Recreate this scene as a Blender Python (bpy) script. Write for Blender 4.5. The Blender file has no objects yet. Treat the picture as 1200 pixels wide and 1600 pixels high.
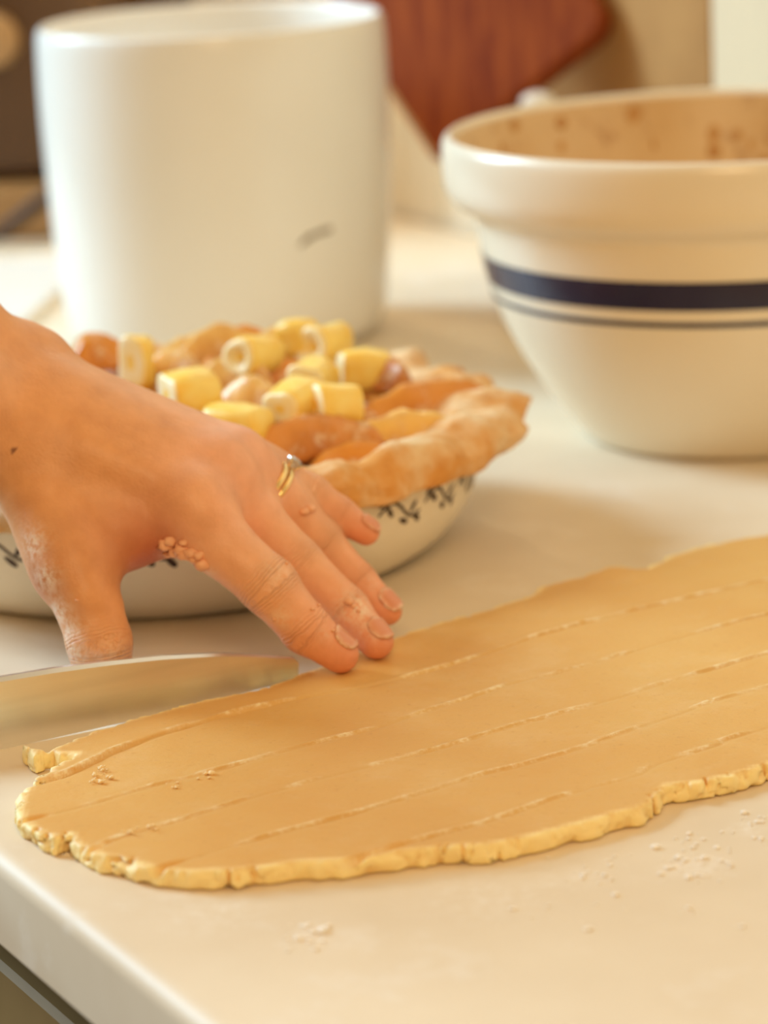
import bpy, bmesh, math, random
import numpy as np
from mathutils import Vector, Matrix

random.seed(7)
rng = np.random.default_rng(11)
C = bpy.context.scene.collection
CZ = 0.9                                   # height of the worktop

# ------------------------------------------------------------------ camera
FPX, CAMH, PITCH, ROLL = 5000.0, 0.329, math.radians(14.38), math.radians(2.785)
cam_d = bpy.data.cameras.new('camera')
cam = bpy.data.objects.new('camera', cam_d)
C.objects.link(cam)
bpy.context.scene.camera = cam
cam_d.sensor_fit = 'VERTICAL'
cam_d.sensor_height = 36.0
cam_d.lens = FPX / 1600.0 * 36.0
cam_d.clip_start = 0.01
cam_d.dof.use_dof = True
cam_d.dof.focus_distance = 1.02
cam_d.dof.aperture_fstop = 8.2
_fw = Vector((0, math.cos(PITCH), -math.sin(PITCH)))
_rt = Vector((1, 0, 0))
_up = Vector((0, math.sin(PITCH), math.cos(PITCH)))
_r2 = _rt * math.cos(ROLL) - _up * math.sin(ROLL)
_u2 = _rt * math.sin(ROLL) + _up * math.cos(ROLL)
cam.matrix_world = Matrix(((_r2.x, _u2.x, -_fw.x, 0), (_r2.y, _u2.y, -_fw.y, 0),
                           (_r2.z, _u2.z, -_fw.z, CZ + CAMH), (0, 0, 0, 1)))

# ------------------------------------------------------------------ world and light
vs = bpy.context.scene.view_settings
vs.view_transform = 'Standard'
vs.look = 'None'
vs.exposure = 0.03
vs.gamma = 1.0
vs.use_curve_mapping = False
world = bpy.data.worlds.new('room_light')
bpy.context.scene.world = world
world.use_nodes = True
_bg = world.node_tree.nodes['Background']
_bg.inputs[0].default_value = (1.0, 0.65, 0.27, 1)
_bg.inputs[1].default_value = 0.27


def area(name, loc, target, size, size_y, power, color):
    ld = bpy.data.lights.new(name, 'AREA')
    ld.shape = 'RECTANGLE'
    ld.size, ld.size_y = size, size_y
    ld.energy = power
    ld.color = color
    o = bpy.data.objects.new(name, ld)
    C.objects.link(o)
    o.location = loc
    d = Vector(target) - Vector(loc)
    o.rotation_euler = d.to_track_quat('-Z', 'Y').to_euler()
    return o


# the kitchen window off to the left: two tall panes of daylight
area('window_daylight', (-2.1, 2.45, 2.3), (0.0, 1.45, 0.95), 0.8, 1.5, 110, (0.53, 0.79, 1.0))
area('window_daylight', (-2.3, 1.35, 2.3), (0.0, 1.35, 0.95), 0.8, 1.5, 8, (0.54, 0.79, 1.0))
# warm ceiling lamp of the kitchen
area('ceiling_lamp', (0.1, 1.05, 2.4), (0.1, 1.05, 0.9), 1.1, 1.1, 3.6, (1.0, 0.68, 0.34))
# added warm fill lamp behind the camera, lifting the dough edge and hand
area('front_fill', (0.06, -0.15, 1.72), (0.0, 0.98, 0.9), 0.4, 0.4, 7.0, (1.0, 0.70, 0.38))


# slim warm fill lamp added above the frame to brighten the panelled wall
area('panel_fill', (-0.118 - 0.458 * 1.0 + 0.889 * 0.50, 0.891 + 0.889 * 1.0 + 0.458 * 0.50, 1.42), (-0.118 - 0.458 * 1.0 + 0.889 * 0.66, 0.891 + 0.889 * 1.0 + 0.458 * 0.66, 1.12), 0.35, 0.05, 1.3, (1.0, 0.80, 0.52))


# ------------------------------------------------------------------ pixel measuring helpers
def _ray(q):
    U, V = q[0] - 600.0, q[1] - 800.0
    u = U * math.cos(ROLL) - V * math.sin(ROLL)
    w = U * math.sin(ROLL) + V * math.cos(ROLL)
    d = (u / FPX, 1.0, -w / FPX)
    return np.array([d[0], d[1] * math.cos(PITCH) + d[2] * math.sin(PITCH),
                     -d[1] * math.sin(PITCH) + d[2] * math.cos(PITCH)])


def atz(q, z):          # point at height z over the worktop
    d = _ray(q)
    return np.array([0, 0, CZ + CAMH]) + (z - CAMH) / d[2] * d


def aty(q, y):          # point at depth y
    d = _ray(q)
    return np.array([0, 0, CZ + CAMH]) + y / d[1] * d


# ------------------------------------------------------------------ materials
def lin(c):
    return tuple((x / 255 / 12.92) if x / 255 <= 0.04045 else ((x / 255 + 0.055) / 1.055) ** 2.4 for x in c)


class Mat:
    def __init__(self, name, rgb=(200, 200, 200), rough=0.5, spec=0.5, metal=0.0):
        self.m = bpy.data.materials.new(name)
        self.m.use_nodes = True
        self.n = self.m.node_tree.nodes
        self.l = self.m.node_tree.links
        self.b = self.n['Principled BSDF']
        self.b.inputs['Base Color'].default_value = (*lin(rgb), 1)
        self.b.inputs['Roughness'].default_value = rough
        self.b.inputs['Specular IOR Level'].default_value = spec
        self.b.inputs['Metallic'].default_value = metal

    def node(self, t, **kw):
        nd = self.n.new(t)
        for k, v in kw.items():
            if hasattr(nd, k) and k not in nd.inputs:
                setattr(nd, k, v)
            else:
                nd.inputs[k].default_value = v
        return nd

    def coord(self, scale=(1, 1, 1), rot=(0, 0, 0)):
        tc = self.node('ShaderNodeTexCoord')
        mp = self.node('ShaderNodeMapping')
        mp.inputs['Scale'].default_value = scale
        mp.inputs['Rotation'].default_value = rot
        self.l.new(tc.outputs['Object'], mp.inputs[0])
        return mp.outputs[0]

    def noise(self, scale, detail=3.0, vec=None, rough=0.55):
        nz = self.node('ShaderNodeTexNoise')
        nz.inputs['Scale'].default_value = scale
        nz.inputs['Detail'].default_value = detail
        nz.inputs['Roughness'].default_value = rough
        self.l.new(vec if vec is not None else self.coord(), nz.inputs['Vector'])
        return nz.outputs['Fac']

    def ramp(self, fac, stops):
        r = self.node('ShaderNodeValToRGB')
        e = r.color_ramp.elements
        while len(e) < len(stops):
            e.new(0.5)
        for el, (p, c) in zip(e, stops):
            el.position = p
            el.color = (*lin(c), 1)
        self.l.new(fac, r.inputs[0])
        return r.outputs[0]

    def mix(self, fac, a, b):
        mx = self.node('ShaderNodeMix', data_type='RGBA')
        for s, v in ((mx.inputs[0], fac), (mx.inputs[6], a), (mx.inputs[7], b)):
            if isinstance(v, tuple):
                s.default_value = (*lin(v), 1)
            elif isinstance(v, (int, float)):
                s.default_value = v
            else:
                self.l.new(v, s)
        return mx.outputs[2]

    def math(self, op, a, b=0.0):
        mt = self.node('ShaderNodeMath', operation=op)
        for s, v in ((mt.inputs[0], a), (mt.inputs[1], b)):
            if isinstance(v, (int, float)):
                s.default_value = v
            else:
                self.l.new(v, s)
        return mt.outputs[0]

    def maprange(self, f, a, b, c=0.0, d=1.0):
        mr = self.node('ShaderNodeMapRange')
        self.l.new(f, mr.inputs[0])
        for i, v in enumerate((a, b, c, d)):
            mr.inputs[i + 1].default_value = v
        return mr.outputs[0]

    def attr(self, name, out='Fac'):
        a = self.node('ShaderNodeAttribute', attribute_name=name)
        return a.outputs[out]

    def color(self, sock):
        self.l.new(sock, self.b.inputs['Base Color'])

    def bump(self, h, strength=0.3, dist=0.001):
        bp = self.node('ShaderNodeBump')
        bp.inputs['Strength'].default_value = strength
        bp.inputs['Distance'].default_value = dist
        self.l.new(h, bp.inputs['Height'])
        self.l.new(bp.outputs[0], self.b.inputs['Normal'])

    def sss(self, w, radius, scale=0.01):
        self.b.inputs['Subsurface Weight'].default_value = w
        self.b.inputs['Subsurface Radius'].default_value = radius
        self.b.inputs['Subsurface Scale'].default_value = scale


def make_materials():
    M = {}
    m = Mat('laminate', (238, 226, 208), 0.45, 0.22)
    n1 = m.noise(14, 4)
    flour = m.maprange(m.noise(22, 6, rough=0.7), 0.55, 0.78)
    col = m.mix(m.maprange(n1, 0.35, 0.7), (226, 208, 180), (234, 218, 192))
    col = m.mix(m.math('MULTIPLY', flour, 0.55), col, (250, 244, 234))
    fine = m.maprange(m.noise(210, 5, rough=0.75), 0.44, 0.66)          # smears of flour left on the worktop
    for q, rad, amt in (((1095, 1350), 0.011, 0.9), ((1165, 1295), 0.007, 0.7), ((490, 1462), 0.008, 0.9), ((330, 1428), 0.022, 0.4), ((760, 1400), 0.03, 0.4), ((900, 1372), 0.012, 0.5)):
        vm = m.node('ShaderNodeVectorMath', operation='DISTANCE')
        m.l.new(m.coord(), vm.inputs[0])
        vm.inputs[1].default_value = tuple(atz(q, 0.0))
        near = m.maprange(vm.outputs['Value'], 0.0, rad, 1.0, 0.0)
        col = m.mix(m.math('MULTIPLY', m.math('MULTIPLY', near, fine), amt), col, (252, 246, 236))
    m.color(col)
    m.l.new(m.maprange(flour, 0, 1, 0.46, 0.8), m.b.inputs['Roughness'])
    M['laminate'] = m.m
    m = Mat('cream_glaze', (244, 238, 226), 0.22, 0.5)
    m.color(m.mix(m.maprange(m.noise(9, 3), 0.3, 0.75), (238, 224, 198), (244, 233, 210)))
    M['cream_glaze'] = m.m
    m = Mat('white_glaze', (246, 243, 236), 0.27, 0.5)
    m.color(m.mix(m.maprange(m.noise(7, 3), 0.3, 0.75), (241, 236, 226), (247, 243, 235)))
    M['white_glaze'] = m.m
    m = Mat('bowl_inside', (225, 195, 150), 0.4, 0.4)     # inside smeared with cinnamon batter
    sp = m.maprange(m.noise(75, 5, m.coord((1, 1, 0.6)), 0.7), 0.55, 0.72)
    film = m.maprange(m.noise(12, 3), 0.3, 0.7)
    m.color(m.mix(m.math('MULTIPLY', sp, 0.8), m.mix(film, (226, 196, 150), (212, 172, 118)), (160, 100, 50)))
    M['bowl_inside'] = m.m
    m = Mat('batter', (178, 122, 62), 0.5, 0.3)
    m.color(m.mix(m.maprange(m.noise(80, 3), 0.35, 0.65), (184, 130, 70), (204, 154, 92)))
    M['batter'] = m.m
    M['navy'] = Mat('navy_glaze', (34, 32, 66), 0.22, 0.5).m
    m = Mat('vine_print', (62, 38, 26), 0.4, 0.4)
    M['vine'] = m.m
    M['mark'] = Mat('mark_print', (136, 118, 92), 0.5, 0.3).m
    m = Mat('dark_wood', (92, 62, 36), 0.5, 0.4)
    w = m.noise(26, 4, m.coord((1, 1, 0.15)))
    m.color(m.mix(m.maprange(w, 0.3, 0.7), (84, 58, 36), (104, 74, 46)))
    M['dark_wood'] = m.m
    m = Mat('board_wood', (135, 60, 22), 0.5, 0.15)
    w = m.noise(40, 4, m.coord((6, 1, 0.25)))
    m.color(m.mix(m.maprange(w, 0.32, 0.68), (118, 46, 18), (160, 80, 32)))
    M['board_wood'] = m.m
    M['board_edge_lit'] = Mat('board_edge_lit_wood', (205, 150, 85), 0.45, 0.4).m  # paler tone paints in the light on the board's left edge
    m = Mat('panel_paint', (240, 228, 200), 0.45, 0.4)
    m.color(m.mix(m.maprange(m.noise(8, 3), 0.3, 0.7), (246, 234, 206), (252, 242, 220)))
    M['panel_paint'] = m.m
    M['trim_paint'] = Mat('trim_paint', (226, 208, 174), 0.45, 0.3).m
    m = Mat('tan_card', (196, 152, 96), 0.7, 0.2)
    m.color(m.mix(m.maprange(m.noise(18, 4), 0.3, 0.7), (162, 116, 64), (180, 134, 78)))
    M['tan_card'] = m.m
    m = Mat('cabinet_paint', (122, 98, 62), 0.6, 0.15)
    m.color(m.mix(m.maprange(m.noise(20, 3), 0.3, 0.7), (136, 110, 66), (150, 122, 76)))
    M['cabinet'] = m.m
    M['carcass_shaded'] = Mat('carcass_shaded_paint', (92, 72, 44), 0.6, 0.2).m  # darker than the doors, painting in the shade under the overhang
    m = Mat('floor_wood', (120, 85, 52), 0.5, 0.4)
    m.color(m.mix(m.maprange(m.noise(9, 4, m.coord((0.3, 3, 1))), 0.3, 0.7), (104, 72, 42), (134, 96, 60)))
    M['floor'] = m.m
    M['black_cord'] = Mat('cord_rubber', (70, 48, 30), 0.5, 0.4).m
    M['tan_metal'] = Mat('tan_metal', (176, 138, 92), 0.4, 0.5).m
    m = Mat('steel', (238, 238, 238), 0.28, 0.5, 0.9)
    streak = m.noise(120, 3, m.coord((0.04, 0.04, 1)))
    m.color(m.mix(m.maprange(streak, 0.3, 0.7), (226, 226, 226), (244, 244, 244)))
    M['steel'] = m.m
    M['gold'] = Mat('gold', (250, 216, 150), 0.26, 0.5, 0.85).m
    d = Mat('diamond', (250, 250, 250), 0.02, 0.8)
    d.b.inputs['Transmission Weight'].default_value = 0.8
    d.b.inputs['IOR'].default_value = 2.2
    M['diamond'] = d.m
    # dough
    m = Mat('pie_dough', (226, 178, 104), 0.55, 0.35)
    big = m.maprange(m.noise(16, 4), 0.3, 0.72)
    speck = m.maprange(m.noise(420, 3), 0.62, 0.75)
    fl = m.maprange(m.noise(30, 6, rough=0.75), 0.52, 0.8)
    edge = m.attr('edge')
    col = m.mix(big, (221, 169, 93), (227, 181, 107))
    col = m.mix(m.math('MULTIPLY', speck, 0.35), col, (200, 142, 76))
    col = m.mix(m.math('MULTIPLY', fl, 0.35), col, (236, 206, 156))
    col = m.mix(edge, col, (255, 230, 164))  # edge colour brightened to stand in for light on the dough's rim
    dots = m.maprange(m.noise(260, 4, rough=0.7), 0.66, 0.74)
    col = m.mix(m.math('MULTIPLY', m.attr('floury'), m.maprange(m.noise(130, 4, rough=0.7), 0.42, 0.62)), col, (246, 224, 178))  # flour along the cuts, together with a painted highlight on their ridges
    m.color(col)
    m.bump(m.noise(330, 4), 0.35, 0.0008)
    m.sss(0.12, (1.0, 0.55, 0.2), 0.004)
    M['dough'] = m.m
    m = Mat('crust', (232, 188, 128), 0.6, 0.3)
    f1 = m.maprange(m.noise(34, 5, rough=0.65), 0.4, 0.62)
    col = m.mix(f1, (222, 158, 80), (236, 206, 160))
    m.color(m.mix(m.math('MULTIPLY', m.maprange(m.noise(170, 4), 0.55, 0.7), 0.4), col, (200, 130, 60)))
    m.bump(m.noise(190, 4), 0.4, 0.0015)
    m.sss(0.1, (1.0, 0.55, 0.25), 0.004)
    M['crust'] = m.m
    m = Mat('filling', (170, 92, 34), 0.5, 0.35)
    m.color(m.mix(m.maprange(m.noise(60, 4), 0.35, 0.65), (150, 74, 24), (206, 132, 60)))
    m.bump(m.noise(90, 4), 0.6, 0.004)
    M['filling'] = m.m
    for nm, a, b in (('apple_pale', (238, 196, 120), (196, 120, 48)), ('apple_gold', (226, 152, 58), (196, 108, 34)),
                     ('apple_brown', (220, 150, 76), (168, 92, 36)), ('apple_yellow', (244, 196, 100), (208, 136, 52))):
        m = Mat(nm, a, 0.34, 0.5)
        col = m.mix(m.maprange(m.noise(48, 4), 0.45, 0.75), a, b)
        fl = m.maprange(m.noise(90, 5, rough=0.7), 0.54, 0.68)
        m.color(m.mix(m.math('MULTIPLY', fl, 0.75), col, (248, 226, 190)))
        m.sss(0.15, (1.0, 0.6, 0.25), 0.004)
        M[nm] = m.m
    m = Mat('butter', (252, 212, 96), 0.36, 0.45)
    m.color(m.mix(m.maprange(m.noise(70, 3), 0.35, 0.7), (254, 206, 78), (255, 230, 140)))
    m.sss(0.2, (1.0, 0.8, 0.35), 0.004)
    M['butter'] = m.m
    m = Mat('butter_end', (254, 240, 186), 0.4, 0.4)
    m.color(m.mix(m.maprange(m.noise(90, 3), 0.35, 0.7), (255, 238, 178), (255, 247, 216)))
    M['butter_end'] = m.m
    m = Mat('flour', (252, 246, 236), 0.9, 0.1)
    M['flour'] = m.m
    M['crumb'] = Mat('crumb', (246, 218, 166), 0.7, 0.2).m
    # skin
    m = Mat('skin', (214, 148, 104), 0.46, 0.4)
    base = m.attr('Col', 'Color')
    mott = m.maprange(m.noise(95, 4), 0.3, 0.7)
    dark = m.node('ShaderNodeMix', data_type='RGBA', blend_type='MULTIPLY')
    dark.inputs[0].default_value = 1.0
    m.l.new(base, dark.inputs[6])
    m.l.new(m.ramp(mott, [(0.0, (238, 232, 228)), (1.0, (255, 255, 255))]), dark.inputs[7])
    fl = m.math('MULTIPLY', m.attr('flour'), m.maprange(m.noise(420, 4, rough=0.7), 0.36, 0.58))
    m.color(m.mix(fl, dark.outputs[2], (246, 226, 204)))
    m.l.new(m.maprange(fl, 0, 1, 0.44, 0.8), m.b.inputs['Roughness'])
    # finger creases follow a coordinate running along each finger
    ph = m.math('ADD', m.math('MULTIPLY', m.attr('wphase'), 2.4), m.math('MULTIPLY', m.noise(240, 2), 4.0))
    cr = m.math('MULTIPLY', m.math('MULTIPLY', m.math('SUBTRACT', m.math('POWER', m.math('ABSOLUTE', m.math('SINE', ph)), 0.35), 1.0), m.attr('wmask')), 1.0)
    pores = m.math('MULTIPLY', m.noise(900, 3), 0.22)
    fine = m.math('MULTIPLY', m.noise(230, 4), 0.35)
    m.bump(m.math('ADD', m.math('ADD', cr, pores), fine), 0.6, 0.0012)
    m.sss(0.12, (1.0, 0.35, 0.18), 0.004)
    M['skin'] = m.m
    m = Mat('nail', (236, 178, 140), 0.28, 0.5)
    ed = m.attr('rim')
    m.color(m.mix(m.math('MULTIPLY', ed, m.maprange(m.noise(500, 3), 0.35, 0.6)), (222, 150, 114), (248, 222, 194)))
    M['nail'] = m.m
    m = Mat('dough_smear', (242, 184, 144), 0.5, 0.4)
    M['dough_smear'] = m.m
    return M


M = make_materials()


# ------------------------------------------------------------------ object helpers
def tag(o, label=None, cat=None, group=None, kind=None):
    if label: o['label'] = label
    if cat: o['category'] = cat
    if group: o['group'] = group
    if kind: o['kind'] = kind
    return o


def empty(name, loc, rz=0.0):
    o = bpy.data.objects.new(name, None)
    C.objects.link(o)
    o.location = loc
    o.rotation_euler = (0, 0, rz)
    return o


def mesh_obj(name, verts, faces, mat, parent=None, smooth=True, loc=None):
    me = bpy.data.meshes.new(name)
    me.from_pydata([tuple(map(float, v)) for v in verts], [], [tuple(map(int, f)) for f in faces])
    return _finish(name, me, mat, parent, smooth, loc)


def _finish(name, me, mat, parent, smooth, loc):
    bm = bmesh.new()
    bm.from_mesh(me)
    bmesh.ops.recalc_face_normals(bm, faces=bm.faces)
    bm.to_mesh(me)
    bm.free()
    if mat is not None:
        for mm in (mat if isinstance(mat, (list, tuple)) else [mat]):
            me.materials.append(mm)
    if smooth:
        me.polygons.foreach_set('use_smooth', [True] * len(me.polygons))
    o = bpy.data.objects.new(name, me)
    C.objects.link(o)
    if parent is not None:
        o.parent = parent
    if loc is not None:
        o.location = loc
    return o


def fast_obj(name, V, F, mat, parent=None, attrs=None):      # big numpy meshes (quads)
    me = bpy.data.meshes.new(name)
    n = len(F)
    k = F.shape[1]
    me.vertices.add(len(V))
    me.vertices.foreach_set('co', V.astype(np.float32).ravel())
    me.loops.add(n * k)
    me.loops.foreach_set('vertex_index', F.astype(np.int32).ravel())
    me.polygons.add(n)
    me.polygons.foreach_set('loop_start', np.arange(0, n * k, k, dtype=np.int32))
    me.polygons.foreach_set('use_smooth', np.ones(n, dtype=bool))
    me.update(calc_edges=True)
    for nm, a in (attrs or {}).items():
        if a.ndim == 2:
            at = me.attributes.new(nm, 'FLOAT_COLOR', 'POINT')
            at.data.foreach_set('color', np.c_[a, np.ones(len(a))].astype(np.float32).ravel())
        else:
            at = me.attributes.new(nm, 'FLOAT', 'POINT')
            at.data.foreach_set('value', a.astype(np.float32))
    me.materials.append(mat)
    o = bpy.data.objects.new(name, me)
    C.objects.link(o)
    if parent is not None:
        o.parent = parent
    return o


def lathe(name, prof, mat, parent=None, n=96, loc=None, wob=0.0):
    V, F = [], []
    for i in range(n):
        a = 2 * math.pi * i / n
        for (r, z) in prof:
            V.append((r * math.cos(a), r * math.sin(a), z))
    k = len(prof)
    for i in range(n):
        j = (i + 1) % n
        for q in range(k - 1):
            F.append((i * k + q, j * k + q, j * k + q + 1, i * k + q + 1))
    o = mesh_obj(name, V, F, mat, parent, True, loc)
    bm = bmesh.new()
    bm.from_mesh(o.data)
    bmesh.ops.remove_doubles(bm, verts=bm.verts, dist=1e-6)
    bmesh.ops.recalc_face_normals(bm, faces=bm.faces)
    bm.to_mesh(o.data)
    bm.free()
    return o


def smooth_prof(pts, it=2):
    for _ in range(it):
        q = [pts[0]]
        for a, b in zip(pts[:-1], pts[1:]):
            q.append((0.75 * a[0] + 0.25 * b[0], 0.75 * a[1] + 0.25 * b[1]))
            q.append((0.25 * a[0] + 0.75 * b[0], 0.25 * a[1] + 0.75 * b[1]))
        q.append(pts[-1])
        pts = q
    return pts


def box(name, size, mat, parent=None, loc=(0, 0, 0), bevel=0.002, seg=2, rot=None):
    bm = bmesh.new()
    bmesh.ops.create_cube(bm, size=1.0)
    for v in bm.verts:
        v.co = Vector((v.co.x * size[0], v.co.y * size[1], v.co.z * size[2]))
    if bevel > 0:
        bmesh.ops.bevel(bm, geom=list(bm.edges), offset=bevel, segments=seg, affect='EDGES', profile=0.5)
    me = bpy.data.meshes.new(name)
    bm.to_mesh(me)
    bm.free()
    me.materials.append(mat)
    me.polygons.foreach_set('use_smooth', [False] * len(me.polygons))
    o = bpy.data.objects.new(name, me)
    C.objects.link(o)
    if parent is not None:
        o.parent = parent
    o.location = loc
    if rot is not None:
        o.rotation_euler = rot
    return o


def tube(name, pts, rad, mat, parent=None, n=10):
    P = [Vector(p) for p in pts]
    rads = rad if isinstance(rad, (list, tuple)) else [rad] * len(P)
    V, F = [], []
    ref = Vector((0, 0, 1))
    for i, p in enumerate(P):
        t = (P[min(i + 1, len(P) - 1)] - P[max(i - 1, 0)]).normalized()
        if abs(t.dot(ref)) > 0.95:
            ref = Vector((1, 0, 0))
        x = t.cross(ref).normalized()
        y = x.cross(t)
        for k in range(n):
            a = 2 * math.pi * k / n
            V.append(p + (x * math.cos(a) + y * math.sin(a)) * rads[i])
    for i in range(len(P) - 1):
        for k in range(n):
            F.append((i * n + k, i * n + (k + 1) % n, (i + 1) * n + (k + 1) % n, (i + 1) * n + k))
    F.append(tuple(range(n)))
    F.append(tuple((len(P) - 1) * n + k for k in range(n)))
    return mesh_obj(name, V, F, mat, parent)


# value noise on a hashed lattice
_tab = rng.random((64, 64, 64)).astype(np.float32)


def vnoise(x, y, z, s, off=0):
    x, y, z = x / s + 17.3 + off, y / s + 5.1 + off * 1.7, z / s + 31.7 + off * 0.6
    xi, yi, zi = np.floor(x).astype(int), np.floor(y).astype(int), np.floor(z).astype(int)
    fx, fy, fz = x - xi, y - yi, z - zi
    fx, fy, fz = [t * t * (3 - 2 * t) for t in (fx, fy, fz)]
    g = lambda a, b, c: _tab[(xi + a) & 63, (yi + b) & 63, (zi + c) & 63]
    c00 = g(0, 0, 0) * (1 - fx) + g(1, 0, 0) * fx
    c10 = g(0, 1, 0) * (1 - fx) + g(1, 1, 0) * fx
    c01 = g(0, 0, 1) * (1 - fx) + g(1, 0, 1) * fx
    c11 = g(0, 1, 1) * (1 - fx) + g(1, 1, 1) * fx
    return ((c00 * (1 - fy) + c10 * fy) * (1 - fz) + (c01 * (1 - fy) + c11 * fy) * fz) * 2 - 1


def surface_nets(Fd, org, h):
    S = Fd < 0
    nx, ny, nz = Fd.shape
    corners = [(a, b, c) for a in (0, 1) for b in (0, 1) for c in (0, 1)]
    sl = lambda A, o: A[o[0]:nx - 1 + o[0], o[1]:ny - 1 + o[1], o[2]:nz - 1 + o[2]]
    cnt = sum(sl(S, o).astype(np.int8) for o in corners)
    act = (cnt > 0) & (cnt < 8)
    idx = np.argwhere(act)
    vid = -np.ones(act.shape, dtype=np.int64)
    vid[act] = np.arange(len(idx))
    acc = np.zeros((len(idx), 3))
    num = np.zeros(len(idx))
    I, J, K = idx.T
    val = {o: Fd[I + o[0], J + o[1], K + o[2]] for o in corners}
    for o in corners:
        for ax in range(3):
            if o[ax] == 0:
                q = list(o); q[ax] = 1; q = tuple(q)
                a, b = val[o], val[q]
                mk = (a < 0) != (b < 0)
                t = a[mk] / (a[mk] - b[mk])
                p = np.tile(np.array(o, float), (mk.sum(), 1))
                p[:, ax] += t
                acc[mk] += p
                num[mk] += 1
    V = (idx + acc / num[:, None]) * h + np.array(org)
    Fs = []
    for ax in range(3):
        o1 = [0, 0, 0]; o1[ax] = 1
        A = S[:nx - o1[0], :ny - o1[1], :nz - o1[2]]
        B = S[o1[0]:, o1[1]:, o1[2]:]
        e = np.argwhere(A != B)
        u, v = [k for k in range(3) if k != ax]
        ok = (e[:, u] > 0) & (e[:, v] > 0) & (e[:, u] < act.shape[u]) & (e[:, v] < act.shape[v])
        e = e[ok]
        flip = A[e[:, 0], e[:, 1], e[:, 2]]
        def cell(du, dv):
            c = e.copy(); c[:, u] -= du; c[:, v] -= dv
            return vid[c[:, 0], c[:, 1], c[:, 2]]
        q = np.stack([cell(1, 1), cell(0, 1), cell(0, 0), cell(1, 0)], 1)
        if ax == 1:
            flip = ~flip
        q[~flip] = q[~flip][:, ::-1]
        Fs.append(q)
    return V, np.concatenate(Fs)


def smin(a, b, k):
    hh = np.maximum(k - np.abs(a - b), 0) / k
    return np.minimum(a, b) - hh * hh * k * 0.25


# ------------------------------------------------------------------ the kitchen shell
E_ = np.array([0.458, -0.889])            # along the worktop's front edge
N_ = np.array([0.889, 0.458])             # from the front edge to the panelled wall
O_ = np.array([-0.1182, 0.8907])
ROTZ = math.atan2(E_[1], E_[0])


def uv(u, n, z=0.0):
    p = O_ + E_ * u + N_ * n
    return (float(p[0]), float(p[1]), CZ + z)


def strip_prism(name, prof, u0, u1, mat, parent=None, smooth=False):   # profile (n, z) swept along u
    V = [uv(u0, n, z) for n, z in prof] + [uv(u1, n, z) for n, z in prof]
    k = len(prof)
    F = [(i, (i + 1) % k, (i + 1) % k + k, i + k) for i in range(k)]
    F += [tuple(range(k)), tuple(range(k, 2 * k))]
    return mesh_obj(name, V, F, mat, parent, smooth)


def build_shell():
    bx = box('floor', (4.4, 4.4, 0.06), M['floor'], None, (0.0, 0.9, -0.03), 0)
    tag(bx, kind='structure')
    # wall behind the worktop, clad with narrow painted boards
    wr = strip_prism('wall_right', [(0.66, 1.3), (0.72, 1.3), (0.72, -0.9), (0.66, -0.9)], -1.285, 0.75, M['panel_paint'])
    tag(wr, kind='structure')
    u = -1.20
    first = None
    while u < 0.70:
        w = 0.052
        pr = [(-w / 2 + 0.0012, 0.0), (-w / 2 + 0.004, -0.005), (w / 2 - 0.004, -0.005), (w / 2 - 0.0012, 0.0)]
        if first is None:
            V = [(x, y, z) for z in (-0.005, 1.0) for x, y in pr]
            F = [(0, 1, 5, 4), (1, 2, 6, 5), (2, 3, 7, 6), (3, 0, 4, 7), (0, 1, 2, 3), (4, 5, 6, 7)]
            first = mesh_obj('board', V, F, M['panel_paint'], wr, False)
            b = first
        else:
            b = first.copy()
            C.objects.link(b)
            b.parent = wr
        b.location = uv(u, 0.6598, 0.004)
        b.rotation_euler = (0, 0, ROTZ)
        u += w
    tr = strip_prism('trim_1', [(0.603, 1.3), (0.606, 1.3), (0.6595, 1.3), (0.6595, 0.0005), (0.603, 0.0005)], -0.523, -0.475, M['trim_paint'])
    tag(tr, kind='structure')
    tr = strip_prism('trim_2', [(0.596, 1.3), (0.6595, 1.3), (0.6595, 0.0005), (0.596, 0.0005)], -0.471, -0.41, M['trim_paint'])
    tag(tr, kind='structure')
    wb = strip_prism('wall_back', [(0.27, 1.3), (0.66, 1.3), (0.66, -0.9), (0.27, -0.9)], -1.34, -1.285, M['dark_wood'])
    tag(wb, kind='structure')
    # worktop
    r = 0.006
    prof = [(0.652, 0.0), (0.652, -0.031)] + [(0.003, -0.031), (0.0, -0.028)]
    prof += [(r - r * math.cos(a), -r + r * math.sin(a)) for a in np.linspace(0.0, math.pi / 2, 7)]
    wt = strip_prism('worktop', prof, -1.27, 0.72, M['laminate'], None, True)
    md = wt.modifiers.new('edge', 'EDGE_SPLIT')
    md.split_angle = math.radians(35)
    tag(wt, 'off-white laminate worktop with a rounded front edge dusted with flour', 'worktop')
    # base cabinet below
    cab = empty('base_cabinet', uv(-0.3, 0.3, -0.9))
    tag(cab, 'olive brown base cabinet under the overhanging worktop', 'cabinet')
    inv = cab.matrix_basis.inverted()

    def part(o):
        o.parent = cab
        o.matrix_parent_inverse = Matrix.Translation(-Vector(cab.location))
        return o
    part(strip_prism('cabinet_body', [(0.045, -0.0315), (0.60, -0.0315), (0.60, -0.9), (0.045, -0.9)], -1.25, 0.70, M['carcass_shaded']))
    for u0, u1 in ((-1.24, -0.72), (-0.71, -0.19), (-0.18, 0.52)):
        part(strip_prism('drawer', [(0.022, -0.064), (0.024, -0.062), (0.044, -0.062), (0.044, -0.22), (0.024, -0.22), (0.022, -0.218)], u0, u1, M['cabinet']))
        part(strip_prism('door', [(0.022, -0.232), (0.024, -0.23), (0.044, -0.23), (0.044, -0.80), (0.024, -0.80), (0.022, -0.798)], u0, u1, M['cabinet']))


build_shell()


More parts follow.
